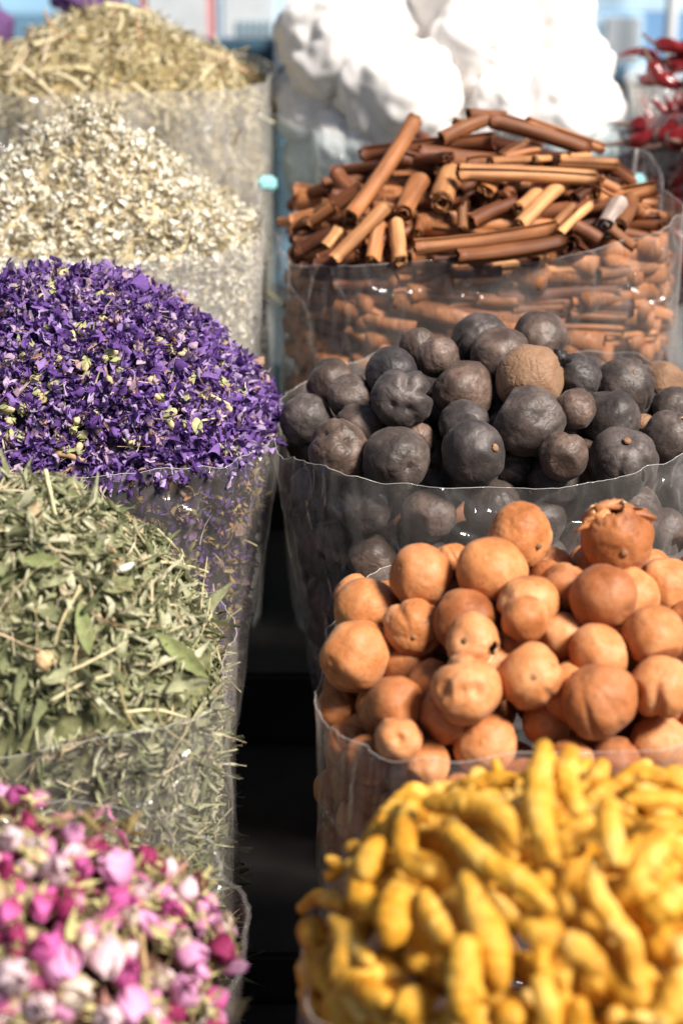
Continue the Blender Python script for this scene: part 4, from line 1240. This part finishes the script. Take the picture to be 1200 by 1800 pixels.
def scraps(P, Nn, L, Wd, rng, nu=6, nv=3, curl=.5, fold=.5, crumple=.12, tilt=.5, depth=(.0, .0), prof=None, twist=.5, tang=None):
    """one small curled sheet per point; all in one vertex array"""
    n = len(P)
    L = np.broadcast_to(L, (n,)); Wd = np.broadcast_to(Wd, (n,))
    nn = Nn + rng.normal(0, 1, (n, 3)) * tilt; nn /= np.linalg.norm(nn, axis=1)[:, None]
    t = rng.normal(0, 1, (n, 3)) if tang is None else tang + rng.normal(0, .3, (n, 3))
    t -= nn * (t * nn).sum(1)[:, None]; t /= np.linalg.norm(t, axis=1)[:, None]
    b = np.cross(nn, t)
    s = np.linspace(0, 1, nu); w = np.linspace(-1, 1, nv)
    S, Wg = np.meshgrid(s, w, indexing='ij'); S, Wg = S.ravel(), Wg.ravel()
    pr = np.sin(np.pi * np.clip(S * .96 + .02, 0, 1)) ** .8 if prof is None else prof(S)
    cu = rng.normal(0, curl, n)[:, None]; fo = np.abs(rng.normal(fold, fold * .5, n))[:, None] * rng.choice([-1, 1], n)[:, None]
    tw = rng.normal(0, twist, n)[:, None] * (S - .5)[None]
    u = (S - .5)[None] * L[:, None]
    half = (Wd[:, None] / 2) * pr[None]
    ca, sa = np.cos(fo * np.abs(Wg)[None]), np.sin(fo * np.abs(Wg)[None])
    v = half * Wg[None] * ca; h = half * np.abs(Wg)[None] * sa
    bend = cu * L[:, None] * ((S - .5)[None] ** 2) * 2
    side = rng.normal(0, .25, n)[:, None] * L[:, None] * ((S - .5)[None] ** 2)
    v2 = v * np.cos(tw) - h * np.sin(tw); h2 = v * np.sin(tw) + h * np.cos(tw) + bend
    v2 = v2 + side
    jit = rng.normal(0, 1, (n, len(S), 3)) * (crumple * Wd)[:, None, None]
    off = rng.uniform(depth[0], depth[1], n)[:, None]
    X = P[:, None, :] + t[:, None, :] * u[..., None] + b[:, None, :] * v2[..., None] + nn[:, None, :] * h2[..., None] + Nn[:, None, :] * off[..., None] + jit
    f = []
    for i in range(nu - 1):
        for j in range(nv - 1):
            f.append((i * nv + j, i * nv + j + 1, (i + 1) * nv + j + 1, (i + 1) * nv + j))
    Fb = np.array(f)
    Fa = (Fb[None] + (np.arange(n) * nu * nv)[:, None, None]).reshape(-1, 4)
    return X.reshape(-1, 3), Fa

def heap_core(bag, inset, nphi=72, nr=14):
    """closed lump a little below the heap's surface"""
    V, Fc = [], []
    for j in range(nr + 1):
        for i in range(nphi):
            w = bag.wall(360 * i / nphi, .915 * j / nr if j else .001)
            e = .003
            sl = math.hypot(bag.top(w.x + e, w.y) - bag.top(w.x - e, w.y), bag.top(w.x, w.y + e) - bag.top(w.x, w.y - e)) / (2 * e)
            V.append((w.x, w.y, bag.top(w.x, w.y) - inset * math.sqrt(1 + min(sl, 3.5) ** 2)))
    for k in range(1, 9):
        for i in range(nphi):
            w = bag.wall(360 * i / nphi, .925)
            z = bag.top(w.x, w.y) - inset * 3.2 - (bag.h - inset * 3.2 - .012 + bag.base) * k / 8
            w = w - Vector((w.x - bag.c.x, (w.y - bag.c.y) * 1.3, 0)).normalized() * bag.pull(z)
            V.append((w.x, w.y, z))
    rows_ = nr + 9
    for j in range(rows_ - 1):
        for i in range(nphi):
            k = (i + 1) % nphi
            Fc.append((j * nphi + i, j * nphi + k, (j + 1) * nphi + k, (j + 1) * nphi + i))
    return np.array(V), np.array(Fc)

def stuff(name, groups, mats, label, cat, origin):
    """groups: (verts, faces, material index) joined into one object of kind stuff"""
    Vs, Fs, Ms, off = [], [], [], 0
    for V, Fc, mi in groups:
        Vs.append(V - np.array(origin[:])[None]); Fs += (Fc + off).tolist(); Ms += [mi] * len(Fc); off += len(V)
    o = link(name, mesh(name, np.concatenate(Vs), Fs, mats, True, Ms), loc=origin)
    return tag(o, label, cat, kind='stuff')

g = np.random.default_rng(21)
# mint leaves
P, Nn, W = surface_points(mint_bag, 10500, RNG, .5, 0, .30)
Ls = np.where(W == 1, g.uniform(.010, .024, len(P)), g.uniform(.012, .029, len(P)) * g.choice([.45, .6, .8, 1], len(P)))
V1, F1 = scraps(P, Nn, Ls, Ls * g.uniform(.22, .44, len(P)), g, 8, 5, .75, 1.0, .06, np.where(W == 1, .12, .55)[:, None], (-.008, .001), twist=1.1)
P2, N2, _ = surface_points(mint_bag, 420, RNG, .3)
V2, F2 = scraps(P2, N2, g.uniform(.02, .05, 420), .0016, g, 6, 3, .25, 1.2, .1, .3, (-.002, .005), prof=lambda s: np.ones_like(s))
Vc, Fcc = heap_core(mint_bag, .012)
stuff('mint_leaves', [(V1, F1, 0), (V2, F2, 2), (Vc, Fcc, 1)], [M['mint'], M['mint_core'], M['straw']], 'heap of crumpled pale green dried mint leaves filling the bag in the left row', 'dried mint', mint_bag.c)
# purple mallow flowers: fans of crumpled petals
P, Nn, W = surface_points(mall_bag, 3300, RNG, .0, .06)
groups = []
fdir = g.normal(0, 1, (len(P), 3)) + Nn * .8
for k in range(5):
    sp = fdir + g.normal(0, .75, fdir.shape)
    sp /= np.linalg.norm(sp, axis=1)[:, None]
    ln = g.uniform(.005, .0125, len(P))
    nrm = np.cross(sp, g.normal(0, 1, sp.shape)); nrm /= np.linalg.norm(nrm, axis=1)[:, None]
    V, Fc = scraps(P + sp * ln[:, None] * .45, nrm, ln, ln * g.uniform(.35, .8, len(P)), g, 6, 4, .8, 1.1, .13, .05, (-.001, .001), tang=sp, twist=.9,
                   prof=lambda s: .25 + .75 * np.sin(np.pi * np.clip(s * .75 + .05, 0, 1)))
    dn = np.repeat(g.uniform(-.009, .0025, len(P)), 24)[:, None] * np.repeat(Nn, 24, axis=0)
    groups.append((V + dn, Fc, 0))
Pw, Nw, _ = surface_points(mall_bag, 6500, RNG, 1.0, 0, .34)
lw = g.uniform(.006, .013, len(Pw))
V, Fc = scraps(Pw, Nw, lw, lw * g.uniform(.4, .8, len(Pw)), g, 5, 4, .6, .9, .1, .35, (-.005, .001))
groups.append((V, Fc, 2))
Ps, Ns, _ = surface_points(mall_bag, 260, RNG, .1)
V, Fc = scraps(Ps, Ns, g.uniform(.008, .026, 260), .0012, g, 6, 3, .3, 1.2, .1, .4, (0, .005), prof=lambda s: np.ones_like(s))
groups.append((V, Fc, 3))
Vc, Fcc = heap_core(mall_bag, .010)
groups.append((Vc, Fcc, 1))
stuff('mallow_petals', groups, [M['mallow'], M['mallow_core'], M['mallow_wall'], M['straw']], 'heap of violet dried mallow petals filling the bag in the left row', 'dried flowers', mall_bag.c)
# cream florets
P, Nn, W = surface_points(blm_bag, 11500, RNG, .4, 0, .26)
ls = g.uniform(.0045, .010, len(P))
V1, F1 = scraps(P, Nn, ls, ls * g.uniform(.6, 1.0, len(P)), g, 4, 4, .9, 1.1, .09, np.where(W == 1, .3, 1.0)[:, None], (-.008, .002))
P2, N2, _ = surface_points(blm_bag, 700, RNG, .25)
V2, F2 = scraps(P2, N2, g.uniform(.01, .03, 700), .0016, g, 5, 3, .3, 1.2, .1, .4, (-.002, .004), prof=lambda s: np.ones_like(s))
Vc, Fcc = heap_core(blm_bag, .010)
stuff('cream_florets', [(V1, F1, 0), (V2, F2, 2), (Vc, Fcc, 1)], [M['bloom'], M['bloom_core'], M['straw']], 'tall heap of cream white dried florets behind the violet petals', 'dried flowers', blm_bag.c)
# khaki herb
P, Nn, W = surface_points(str_bag, 7500, RNG, .42, 0, .24)
ls = g.uniform(.008, .03, len(P))
V1, F1 = scraps(P, Nn, ls, g.uniform(.0018, .0052, len(P)), g, 5, 3, .5, .8, .12, np.where(W == 1, .1, .4)[:, None], (-.01, .002))
P2, N2, _ = surface_points(str_bag, 160, RNG, .05)
V2, F2 = scraps(P2, N2, g.uniform(.03, .07, 160), .0036, g, 6, 3, .2, 1.0, .08, .25, (.0, .008), prof=lambda s: np.ones_like(s))
Vc, Fcc = heap_core(str_bag, .012)
stuff('khaki_herb', [(V1, F1, 0), (V2, F2, 0), (Vc, Fcc, 1)], [M['straw'], M['straw_core']], 'blurred heap of khaki shredded dried herb at the top left', 'dried herb', str_bag.c)
# leaf scraps among the rosebuds
P, Nn, W = surface_points(rose_bag, 1700, RNG, .4, 0, .2)
ls = g.uniform(.006, .019, len(P))
V1, F1 = scraps(P, Nn, ls, ls * g.uniform(.25, .5, len(P)), g, 6, 4, .6, .8, .06, np.where(W == 1, .15, .6)[:, None], (-.012, .001))
Vc, Fcc = heap_core(rose_bag, .014)
stuff('rose_leaf_scraps', [(V1, F1, 0), (Vc, Fcc, 1)], [M['rose_scrap'], M['rose_core']], 'brown and green leaf scraps lying between the pink rosebuds', 'leaf scraps', rose_bag.c)

# small buds among the violet petals
def bud_mesh(seed):
    rg_ = random.Random(seed)
    V, Fc = ICO3
    so = Vector((seed * 3.3, 0, 0))
    P = np.array([Vector(v) * (1 + .16 * noise.noise(Vector(v) * 2.5 + so)) for v in V]) * .0028
    P[:, 2] *= 1.15
    P2 = np.zeros((5, 3)); N2_ = np.zeros((5, 3))
    gg = np.random.default_rng(seed)
    for i in range(5):
        a = i * 1.256 + .3
        P2[i] = (math.cos(a) * .003, math.sin(a) * .003, .0018); N2_[i] = (math.cos(a), math.sin(a), .3)
    V3, F3 = scraps(P2, N2_, .006, .0036, gg, 5, 3, .4, .5, .05, .1, (0, 0), tang=np.tile([0, 0, 1.0], (5, 1)))
    return mesh('bud', np.concatenate([P, V3]), Fc + (F3 + len(P)).tolist(), M['bud'])
bms = [bud_mesh(s) for s in (1, 2, 3, 4)]
k = 0
spots = [(58, 610), (85, 575), (105, 630), (228, 600), (250, 622), (145, 580), (180, 560), (262, 495), (205, 495), (310, 590), (335, 665), (378, 620), (388, 640), (432, 685), (300, 745), (345, 745), (325, 748),
         (14, 720), (40, 720), (172, 755), (268, 668), (135, 738), (110, 480), (22, 525), (95, 510), (60, 665), (210, 635), (440, 660), (290, 540), (350, 575), (368, 545), (415, 595), (245, 560), (150, 665), (75, 700), (210, 700),
         (230, 780), (120, 790), (30, 640), (355, 700), (400, 720), (185, 630), (320, 620), (280, 600), (155, 510)]
for x, y in spots + [(RNG.uniform(10, 460), RNG.uniform(490, 800)) for _ in range(50)]:
    p, d = mall_bag.hit(x, y)
    if mall_bag.field(p) > .004: continue
    o = link('flower_bud', bms[k % 4], loc=p - d * .0035)
    o.rotation_euler = (RNG.uniform(0, 6), RNG.uniform(0, 6), RNG.uniform(0, 6)); s_ = RNG.uniform(.75, 1.25); o.scale = (s_, s_ * RNG.uniform(.6, 1), s_ * RNG.uniform(.9, 1.4))
    tag(o, 'pale green dried flower bud lying among the violet petals', 'flower bud', 'pale buds among the violet petals')
    k += 1

# single twigs and leaves that stand out
def twig(bag, pts, r, mat, label, name='twig', lift=.004):
    W = []
    for x, y in pts:
        p, d = bag.hit(x, y); W.append(p - d * lift)
    c = sum(W, Vector()) / len(W)
    L = catmull([w - c for w in W], .002)
    o = link(name, tube_mesh(name, L, lambda t: r * (1 - .35 * t), mat, 8, wob=.2), loc=c)
    return tag(o, label, 'twig')
twig(mint_bag, [(284, 988), (325, 993), (366, 1006)], .0011, M['twig'], 'thin pale twig sticking out over the right slope of the mint heap')
twig(mint_bag, [(80, 826), (88, 860), (98, 905)], .0014, M['twig'], 'short pale grey twig standing at the top of the mint heap')
twig(mint_bag, [(90, 1232), (120, 1215), (150, 1200), (195, 1185)], .0012, M['twig'], 'pale branching stalk lying on the lower front of the mint heap')
twig(mint_bag, [(220, 1252), (275, 1248), (330, 1262)], .0011, M['twig'], 'curved pale stalk lying just inside the mint bag rim')
twig(mall_bag, [(95, 795), (125, 802), (152, 812)], .0026, M['brown_twig'], 'flat brown pod lying low on the violet heap', 'seed_pod')
twig(mall_bag, [(55, 668), (85, 650), (105, 628)], .0009, M['twig'], 'thin curved green stalk on the left of the violet heap')
twig(mall_bag, [(370, 695), (410, 715), (442, 735)], .0012, M['twig'], 'pale straw stalk on the right slope of the violet heap')
twig(rose_bag, [(248, 1640), (254, 1690), (259, 1735)], .0013, M['brown_twig'], 'brown stalk with a round green tip lying among the rosebuds')
twig(str_bag, [(132, 118), (160, 125), (190, 150)], .003, M['twig'], 'pale splinter of straw lying on the front of the khaki heap')
twig(str_bag, [(185, 10), (220, 14), (262, 28)], .004, M['twig'], 'broad pale straw at the peak of the khaki heap')
p, d = mint_bag.hit(221, 998)
V, Fc = ICO3
P = np.array([Vector(v) * (1 + .1 * noise.noise(Vector(v) * 2)) for v in V]) * np.array([.0062, .0022, .0022])
o = link('white_bud', mesh('white_bud', P, Fc, M['white_bud']), loc=p - d * .006); o.rotation_euler = (0, -.35, .1)
tag(o, 'small bright white bud lying on the mint heap', 'bud')
p, d = mint_bag.hit(78, 1160)
P = np.array([Vector(v) * (1 + .25 * noise.noise(Vector(v) * 2)) for v in V]) * np.array([.005, .005, .006])
tag(link('dried_bud', mesh('dried_bud', P, Fc, M['lime_inner_peel']), loc=p - d * .004), 'pinkish dried bud lying on the lower left of the mint heap', 'bud')

def one_leaf(bag, x0, y0, x1, y1, wpx, label, mat):
    a, d = bag.hit(x0, y0); b, _ = bag.hit(x1, y1)
    a, b = a - d * .006, b - d * .007
    ax = b - a; nrm = (-d - ax.normalized() * (-d).dot(ax.normalized())).normalized(); sd = ax.normalized().cross(nrm)
    Wd = wpx / F * bag.c.y
    V, Fc = [], []
    nu, nv = 14, 7
    for i in range(nu):
        for j in range(nv):
            s, w = i / (nu - 1), (j / (nv - 1) - .5) * 2
            pr = math.sin(math.pi * min(1, s * .97 + .015)) ** .75 * (1 + .08 * math.sin(s * 40))
            h = .25 * abs(w) + .06 * math.sin(s * 26 - abs(w) * 3)
            V.append(a + ax * s + sd * (w * Wd / 2 * pr) + nrm * (h * Wd / 2 * pr + .12 * ax.length * s * (1 - s)))
    for i in range(nu - 1):
        for j in range(nv - 1):
            Fc.append((i * nv + j, i * nv + j + 1, (i + 1) * nv + j + 1, (i + 1) * nv + j))
    c = (a + b) / 2
    o = link('mint_leaf', mesh('mint_leaf', [v - c for v in V], Fc, mat), loc=c)
    tag(o, label, 'leaf', 'whole leaves on the mint heap')
one_leaf(mint_bag, 276, 1112, 362, 1188, 34, 'large dark green whole leaf at the lower right of the mint heap', M['big_leaf'])
one_leaf(mint_bag, 140, 1060, 158, 1150, 30, 'upright whole leaf with clear veins in the middle of the mint heap', M['big_leaf'])
one_leaf(mint_bag, 40, 985, 105, 985, 26, 'toothed whole leaf lying level on the left of the mint heap', M['big_leaf'])
one_leaf(mint_bag, 178, 1035, 235, 1022, 30, 'broad pale whole leaf below the white bud', M['mint_core'])

# ------------------------------------------------------------------ rosebuds
def rose_meshes(seed):
    """petals and sepals of one bud, 1 unit long, opening towards +z"""
    rg_ = random.Random(seed)
    V, Fc, UV = [], [], []
    npet = 8
    for k in range(npet):
        inner = k >= 5
        a0 = k * 2.399 + rg_.uniform(-.3, .3)
        span = rg_.uniform(.75, 1.1) if not inner else 1.2
        rs = (1.08 - .075 * k) * rg_.uniform(.93, 1.07) if not inner else .55
        tipr = rg_.uniform(.2, .5)
        nu, nv = 9, 9
        off = len(V)
        hl = rg_.uniform(.78, 1.05)
        for i in range(nu):
            for j in range(nv):
                s, w = i / (nu - 1), (j / (nv - 1) - .5) * 2
                wd = span * math.sin(math.pi * min(1, .12 + .80 * s)) ** .6
                a = a0 + w * wd
                body = (.35 * math.sin(math.pi * min(1, .12 + .80 * s)) ** .8)
                r = rs * body * (1 + .35 * tipr * s ** 3) + .05 * abs(w) * s - .05 * (1 - abs(w)) * s
                z = s * hl - .06 * w * w * s
                q = Vector((math.cos(a) * r, math.sin(a) * r, z))
                q += Vector((noise.noise(q * 6 + Vector((seed, k, 0))), noise.noise(q * 6 + Vector((k, seed, 4))), noise.noise(q * 6 + Vector((9, k, seed))))) * .045
                V.append(q); UV.append((w * .5 + .5, s))
        for i in range(nu - 1):
            for j in range(nv - 1):
                Fc.append((off + i * nv + j, off + i * nv + j + 1, off + (i + 1) * nv + j + 1, off + (i + 1) * nv + j))
    # sepals, a green cup and a stub of stalk
    gg = np.random.default_rng(seed)
    P2 = np.zeros((5, 3)); N2_ = np.zeros((5, 3)); T2 = np.zeros((5, 3))
    for i in range(5):
        a = i * 1.256
        P2[i] = (math.cos(a) * .27, math.sin(a) * .27, .22); N2_[i] = (math.cos(a), math.sin(a), -.1); T2[i] = (math.cos(a) * .6, math.sin(a) * .6, 1)
    V3, F3 = scraps(P2, N2_, .75, .27, gg, 7, 3, .7, .5, .05, .08, (0, 0), tang=T2)
    cv, cf = tube_mesh('x', [Vector((0, 0, z)) for z in (-.42, -.3, -.16, -.1, -.02, .06, .12)], lambda t: (.035, .035, .05, .12, .16, .15, .10)[min(6, int(round(t * 6)))], None, 10, raw=True)
    cv = np.array([v[:] for v in cv])
    return (np.array([v[:] for v in V]), Fc, UV), (np.concatenate([V3, cv]), F3.tolist() + [[a + len(V3) for a in f] for f in cf])
RV = [rose_meshes(s) for s in range(6)]
RME, SME = {}, []
for i, (pt, sp) in enumerate(RV):
    for kd, mt in ROSE.items():
        me = mesh('petals', pt[0], pt[1], mt)
        uvl = me.uv_layers.new(name='UVMap')
        uv = np.array(pt[2])
        idx = np.empty(len(me.loops), dtype=np.int32); me.loops.foreach_get('vertex_index', idx)
        uvl.data.foreach_set('uv', uv[idx].astype(np.float32).ravel())
        RME[(i, kd)] = me
    SME.append(mesh('sepals', sp[0], sp[1], M['sepal']))
RG_ = 'rosebuds heaped in their bag'
rk = 0
def rosebud(x, y, rpx, kd, label, lift=0.0, dirn=None):
    global rk
    p, d = rose_bag.hit(x, y, 0)
    size = rpx * 2.65 / F * (rose_bag.c.y / math.cos(PITCH + .2))
    p = p - d * (lift + size * .12)
    q = dirn if dirn is not None else (Vector((RNG.gauss(0, 1), RNG.gauss(0, .8), RNG.gauss(.1, .8)))).normalized()
    o = link('rosebud', RME[(rk % 6, kd)], loc=p - q * size * .45)
    o.rotation_mode = 'QUATERNION'; o.rotation_quaternion = q.to_track_quat('Z', 'Y') @ Quaternion((0, 0, 1), RNG.uniform(0, 6))
    o.scale = (size,) * 3
    link('sepals', SME[rk % 6], o)
    tag(o, label, 'rosebud', RG_)
    rk += 1
    return p, size
hand = [(20, 1475, 24, 'pale', 'whitish pink round rosebud at the upper left of the rose heap', (.1, .2)), (62, 1486, 16, 'pale', 'small pale rosebud right of the whitish round one', (.4, .3)),
 (100, 1532, 28, 'pale', 'round pale pink rosebud with a white shine, upper middle', (.1, .3)), (145, 1526, 20, 'magenta', 'squarish hot magenta rosebud right of the round pale pink one', (.2, .1)),
 (130, 1466, 20, 'pink', 'light pink rosebud at the top edge of the heap', (.3, .6)), (200, 1526, 34, 'pink', 'large open pink rosebud at the upper right of the heap', (-.3, .3)),
 (30, 1402, 22, 'magenta', 'magenta rosebud at the very top left', (.5, .4)), (2, 1396, 20, 'pink', 'pink rosebud cut by the left edge at the top', (-.2, .4)),
 (70, 1592, 20, 'magenta', 'rosebud with a magenta tip and a cream cup, left middle', (.2, -.6)), (120, 1596, 22, 'deep', 'deep red rosebud lying level in the middle left', (.7, .1)),
 (186, 1610, 19, 'magenta', 'upright magenta rosebud in the middle', (.1, .7)), (228, 1612, 19, 'cream', 'cream rosebud with a pink tip right of the upright magenta one', (.3, .6)),
 (86, 1668, 30, 'magenta', 'large magenta rosebud leaning against a split pink one', (-.2, .5)), (112, 1692, 34, 'pink', 'large split pink rosebud with a dark fold, lower left', (.3, -.5)),
 (190, 1676, 32, 'pale', 'big pale rosebud with ragged petal tips, centre', (.2, -.6)), (26, 1716, 32, 'pale', 'big white lit rosebud at the left edge', (.4, .1)),
 (70, 1768, 27, 'pale', 'pale rosebud at the lower left', (.2, .2)), (222, 1714, 25, 'magenta', 'bright magenta rosebud right of the big pale ragged one', (.3, .6)),
 (232, 1764, 30, 'pink', 'pink rosebud at the bottom, left of centre', (.1, -.5)), (135, 1748, 28, 'cream', 'tan and cream dried rosebud at the lower left', (.6, .0)),
 (18, 1600, 19, 'magenta', 'magenta rosebud at the left edge, halfway down', (-.3, -.5)), (30, 1640, 20, 'deep', 'dark red rosebud at the left edge under the magenta one', (.5, -.4)),
 (2, 1532, 24, 'deep', 'very dark red rosebud cut by the left edge', (.2, .5)), (318, 1650, 20, 'cream', 'cream and tan rosebud at the right of the heap', (.3, .5)),
 (334, 1676, 26, 'pink', 'long light pink rosebud pointing right, right of the heap', (.85, .0)), (360, 1598, 16, 'pink', 'small lilac pink rosebud in the dark corner at right', (.7, .2)),
 (352, 1712, 18, 'pink', 'small light pink rosebud by the right rim', (-.3, .4)), (326, 1742, 28, 'pink', 'large pink rosebud at the front rim at right', (.1, .5)),
 (288, 1722, 17, 'cream', 'small cream rosebud beside the brown stalk', (.6, .2)), (392, 1668, 24, 'deep', 'dark red rosebud with one pale petal by the right rim', (.5, -.4)),
 (210, 1586, 22, 'magenta', 'magenta rosebud lying level under the large open pink one', (.8, .1)), (250, 1566, 20, 'pale', 'pale rosebud at the upper right slope', (.6, .3)),
 (300, 1600, 20, 'magenta', 'magenta rosebud beside the lilac one in the right corner', (.3, .2)), (190, 1792, 26, 'pale', 'pale rosebud at the bottom edge', (.1, .3))]
for x, y, r, kd, lb, dr in hand:
    rosebud(x, y, r, kd, lb, .004, facing(*dr))
tone = {'pale': 'pale pink', 'pink': 'pink', 'magenta': 'magenta', 'deep': 'dark red', 'cream': 'cream'}
for i in range(150):
    x, y = RNG.uniform(-20, 425), RNG.uniform(1395, 1830)
    sh = max(0, (x - 60) / 380)
    if y < 1400 + 190 * sh: continue
    kd = RNG.choice(('pale', 'pink', 'pink', 'magenta', 'magenta', 'deep', 'cream'))
    rosebud(x, y, RNG.uniform(14, 22), kd, 'small %s rosebud half buried among the larger buds of the rose heap' % tone[kd], -.002)

# ------------------------------------------------------------------ white lumps, chilies
WG = 'white lumps heaped in their bag'
lumps = [(600, 75, 88, 'tall white lump at the upper left of the white heap', -.01), (552, 185, 66, 'greyish white lump at the left edge of the white heap', .0), (575, 290, 66, 'beige shaded lump low at the left inside the bag', -.01),
 (695, 165, 92, 'big rounded white lump in the front middle of the white heap', -.05), (630, 265, 80, 'shaded white lump below the big rounded one at left', -.04), (730, 275, 80, 'white lump just behind the steep cinnamon stick', -.05),
 (780, 10, 105, 'huge white lump at the top middle, cut by the upper edge', .06), (845, 95, 84, 'white lump with a beige pit, right of the big rounded one', .0), (885, 185, 62, 'small white lump above the peak of the cinnamon heap', -.04),
 (925, 55, 105, 'huge bright white lump at the upper right of the heap', .06), (965, 195, 92, 'bright white lump behind the sloping cinnamon stick', -.02), (1005, 120, 62, 'bright white lump at the right shoulder of the heap', .05),
 (1040, 190, 50, 'small white lump at the right edge of the heap', .0), (1035, 250, 48, 'lilac shaded white lump low at the right edge', -.01), (690, 25, 88, 'white lump at the top left, behind the tall one', .06), (870, -20, 80, 'white lump cut by the top edge, between the two huge ones', .08), (840, 250, 70, 'white lump hidden low behind the cinnamon peak', -.03)]
V5, F5 = ico(5)
for k, (x, y, r, lb, dy) in enumerate(lumps):
    p = at(x, y, wht_bag.c.y + dy - .02)
    R = r / F * (p - CAM).length * 1.1
    so = Vector((k * 7.7, 3, k))
    P = []
    for v in V5:
        q = Vector(v)
        h = 1 + .26 * noise.noise(q * 1.4 + so) + .13 * abs(noise.noise(q * 2.8 + so)) + .016 * noise.noise(q * 7 + so) + .014 * abs(noise.noise(q * 15 + so))
        P.append(q * R * h)
    o = link('white_lump', mesh('white_lump', P, F5, M['white_chunk']), loc=p)
    tag(o, lb, 'white lump', WG)
rg = random.Random(4)
for k in range(40):
    p = at(rg.uniform(505, 1060), rg.uniform(190, 500), wht_bag.c.y + rg.uniform(-.1, .05))
    if wht_bag.rho(p.x, p.y) > .76 or p.z > wht_bag.c.z: continue
    o = link('white_lump', bpy.data.meshes['white_lump'], loc=p)
    o.rotation_euler = (rg.uniform(0, 6), rg.uniform(0, 6), 0); o.scale = (.55, .55, .55)
    tag(o, 'white lump buried low inside the bag of white lumps', 'white lump', WG)

def chili(p, axis, L, R, label, seed):
    rg_ = random.Random(seed)
    b = axis.orthogonal().normalized(); b.rotate(Quaternion(axis, rg_.uniform(0, 6.28)))
    cv = rg_.uniform(.05, .25)
    pts = [axis * ((t - .5) * L) + b * (cv * L * (4 * (t - .5) ** 2 - .5)) for t in [i / 13 for i in range(14)]]
    o = link('chili', tube_mesh('chili', pts, lambda t: R * (math.sin(math.pi * min(1, .22 + .76 * (1 - t) * .62 + 0)) ** .8 if t > .06 else .45) * (1 - .85 * t ** 2.2), M['chili'], 14, wob=.35, seed=seed), loc=p)
    st = catmull([pts[0], pts[0] - axis * (.1 * L) + b * .004, pts[0] - axis * (.24 * L) + b * .012], .003)
    link('stem', tube_mesh('stem', st, lambda t: R * (.32 - .14 * t), M['chili_stem'], 8), o)
    tag(o, label, 'chili', 'dried red chilies in their bag')
for k, (x0, y0, x1, y1, r, lb) in enumerate(((1160, 108, 1092, 92, 10, 'red chili pointing furthest left over the bag edge'), (1145, 122, 1205, 150, 15, 'wide bright red chili lying over the front rim'), (1136, 140, 1180, 128, 10, 'short red chili end at the lower left of the chilies'),
        (1180, 112, 1240, 100, 16, 'glossy dark red chili behind the wide bright one'), (1155, 78, 1235, 84, 12, 'dark red chili lying on top of the chilies'), (1215, 140, 1270, 120, 14, 'red chili at the right edge of the photo'), (1195, 88, 1260, 60, 12, 'plum red chili rising to the right'))):
    A, Bq = chi_bag.hit(x0, y0)[0], chi_bag.hit(x1, y1)[0]
    A, Bq = at(x0, y0, (A.y + Bq.y) / 2 - .03), at(x1, y1, (A.y + Bq.y) / 2 - .05)
    chili((A + Bq) / 2, (Bq - A).normalized(), max(.05, (Bq - A).length * 1.1), r / F * 1.9, lb, k)
for k in range(170):
    x, y = rg.uniform(1135, 1330), rg.uniform(195, 480)
    p, d = chi_bag.hit(x, y, .01 + .012 * (k % 3))
    a = rg.uniform(0, 3.14)
    chili(p, Vector((math.cos(a), rg.gauss(0, .2), math.sin(a) * .7)).normalized(), rg.uniform(.05, .085), rg.uniform(.008, .012), 'dark red chili seen dimly through the film of the chili bag', 50 + k)

# ------------------------------------------------------------------ the plastic bags
build_bag(turm_bag, 'clear plastic bag full of turmeric fingers at the lower right')
build_bag(oran_bag, 'clear plastic bag full of orange dried limes')
build_bag(blk_bag, 'clear plastic bag full of black dried limes')
build_bag(cin_bag, 'clear crinkled plastic bag full of cinnamon sticks', 'film', seams=(40,))
build_bag(wht_bag, 'bluish plastic bag full of white lumps at the top', 'film_blue')
build_bag(chi_bag, 'plastic bag of red chilies at the upper right edge', 'film_milky')
build_bag(rose_bag, 'clear plastic bag full of pink rosebuds at the lower left')
build_bag(mint_bag, 'clear plastic bag full of dried mint leaves')
build_bag(mall_bag, 'clear plastic bag full of violet mallow petals')
build_bag(blm_bag, 'milky plastic bag full of cream dried florets', 'film_milky', seams=(30,))
build_bag(str_bag, 'plastic bag of khaki shredded herb at the top left', 'film_milky')

# ------------------------------------------------------------------ small things at the back
for x, y, lb in ((470, 322, 'small turquoise block added for a glint between the khaki herb bag and the white lumps'), (1117, 318, 'small turquoise block added for a glint beside the chili bag')):
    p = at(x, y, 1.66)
    o = link('glint_block', box_mesh('glint_block', (.018, .012, .013), M['turquoise'], .003), loc=p)  # added block, its colour stands in for a bright glint
    tag(o, lb, 'painted glint')
sk = at(-52, 52, 2.35)
V, Fc = ICO5
P = np.array([Vector(v) * (1 + .16 * noise.noise(Vector(v) * 2.2) + .05 * noise.noise(Vector(v) * 7)) for v in V]) * np.array([.055, .05, .045])
tag(link('cloth_bundle', mesh('cloth_bundle', P, Fc, M['plum']), loc=sk), 'purple cloth bundle in the top left corner behind the khaki herb', 'bundle')
sk = at(150, -2, 2.4)
P = np.array([Vector(v) * (1 + .3 * noise.noise(Vector(v) * 2.2 + Vector((5, 0, 0)))) for v in V]) * np.array([.045, .03, .03])
tag(link('cloth_bundle', mesh('cloth_bundle', P, Fc, M['plum']), loc=sk), 'small dark plum bundle at the top edge above the khaki herb', 'bundle')
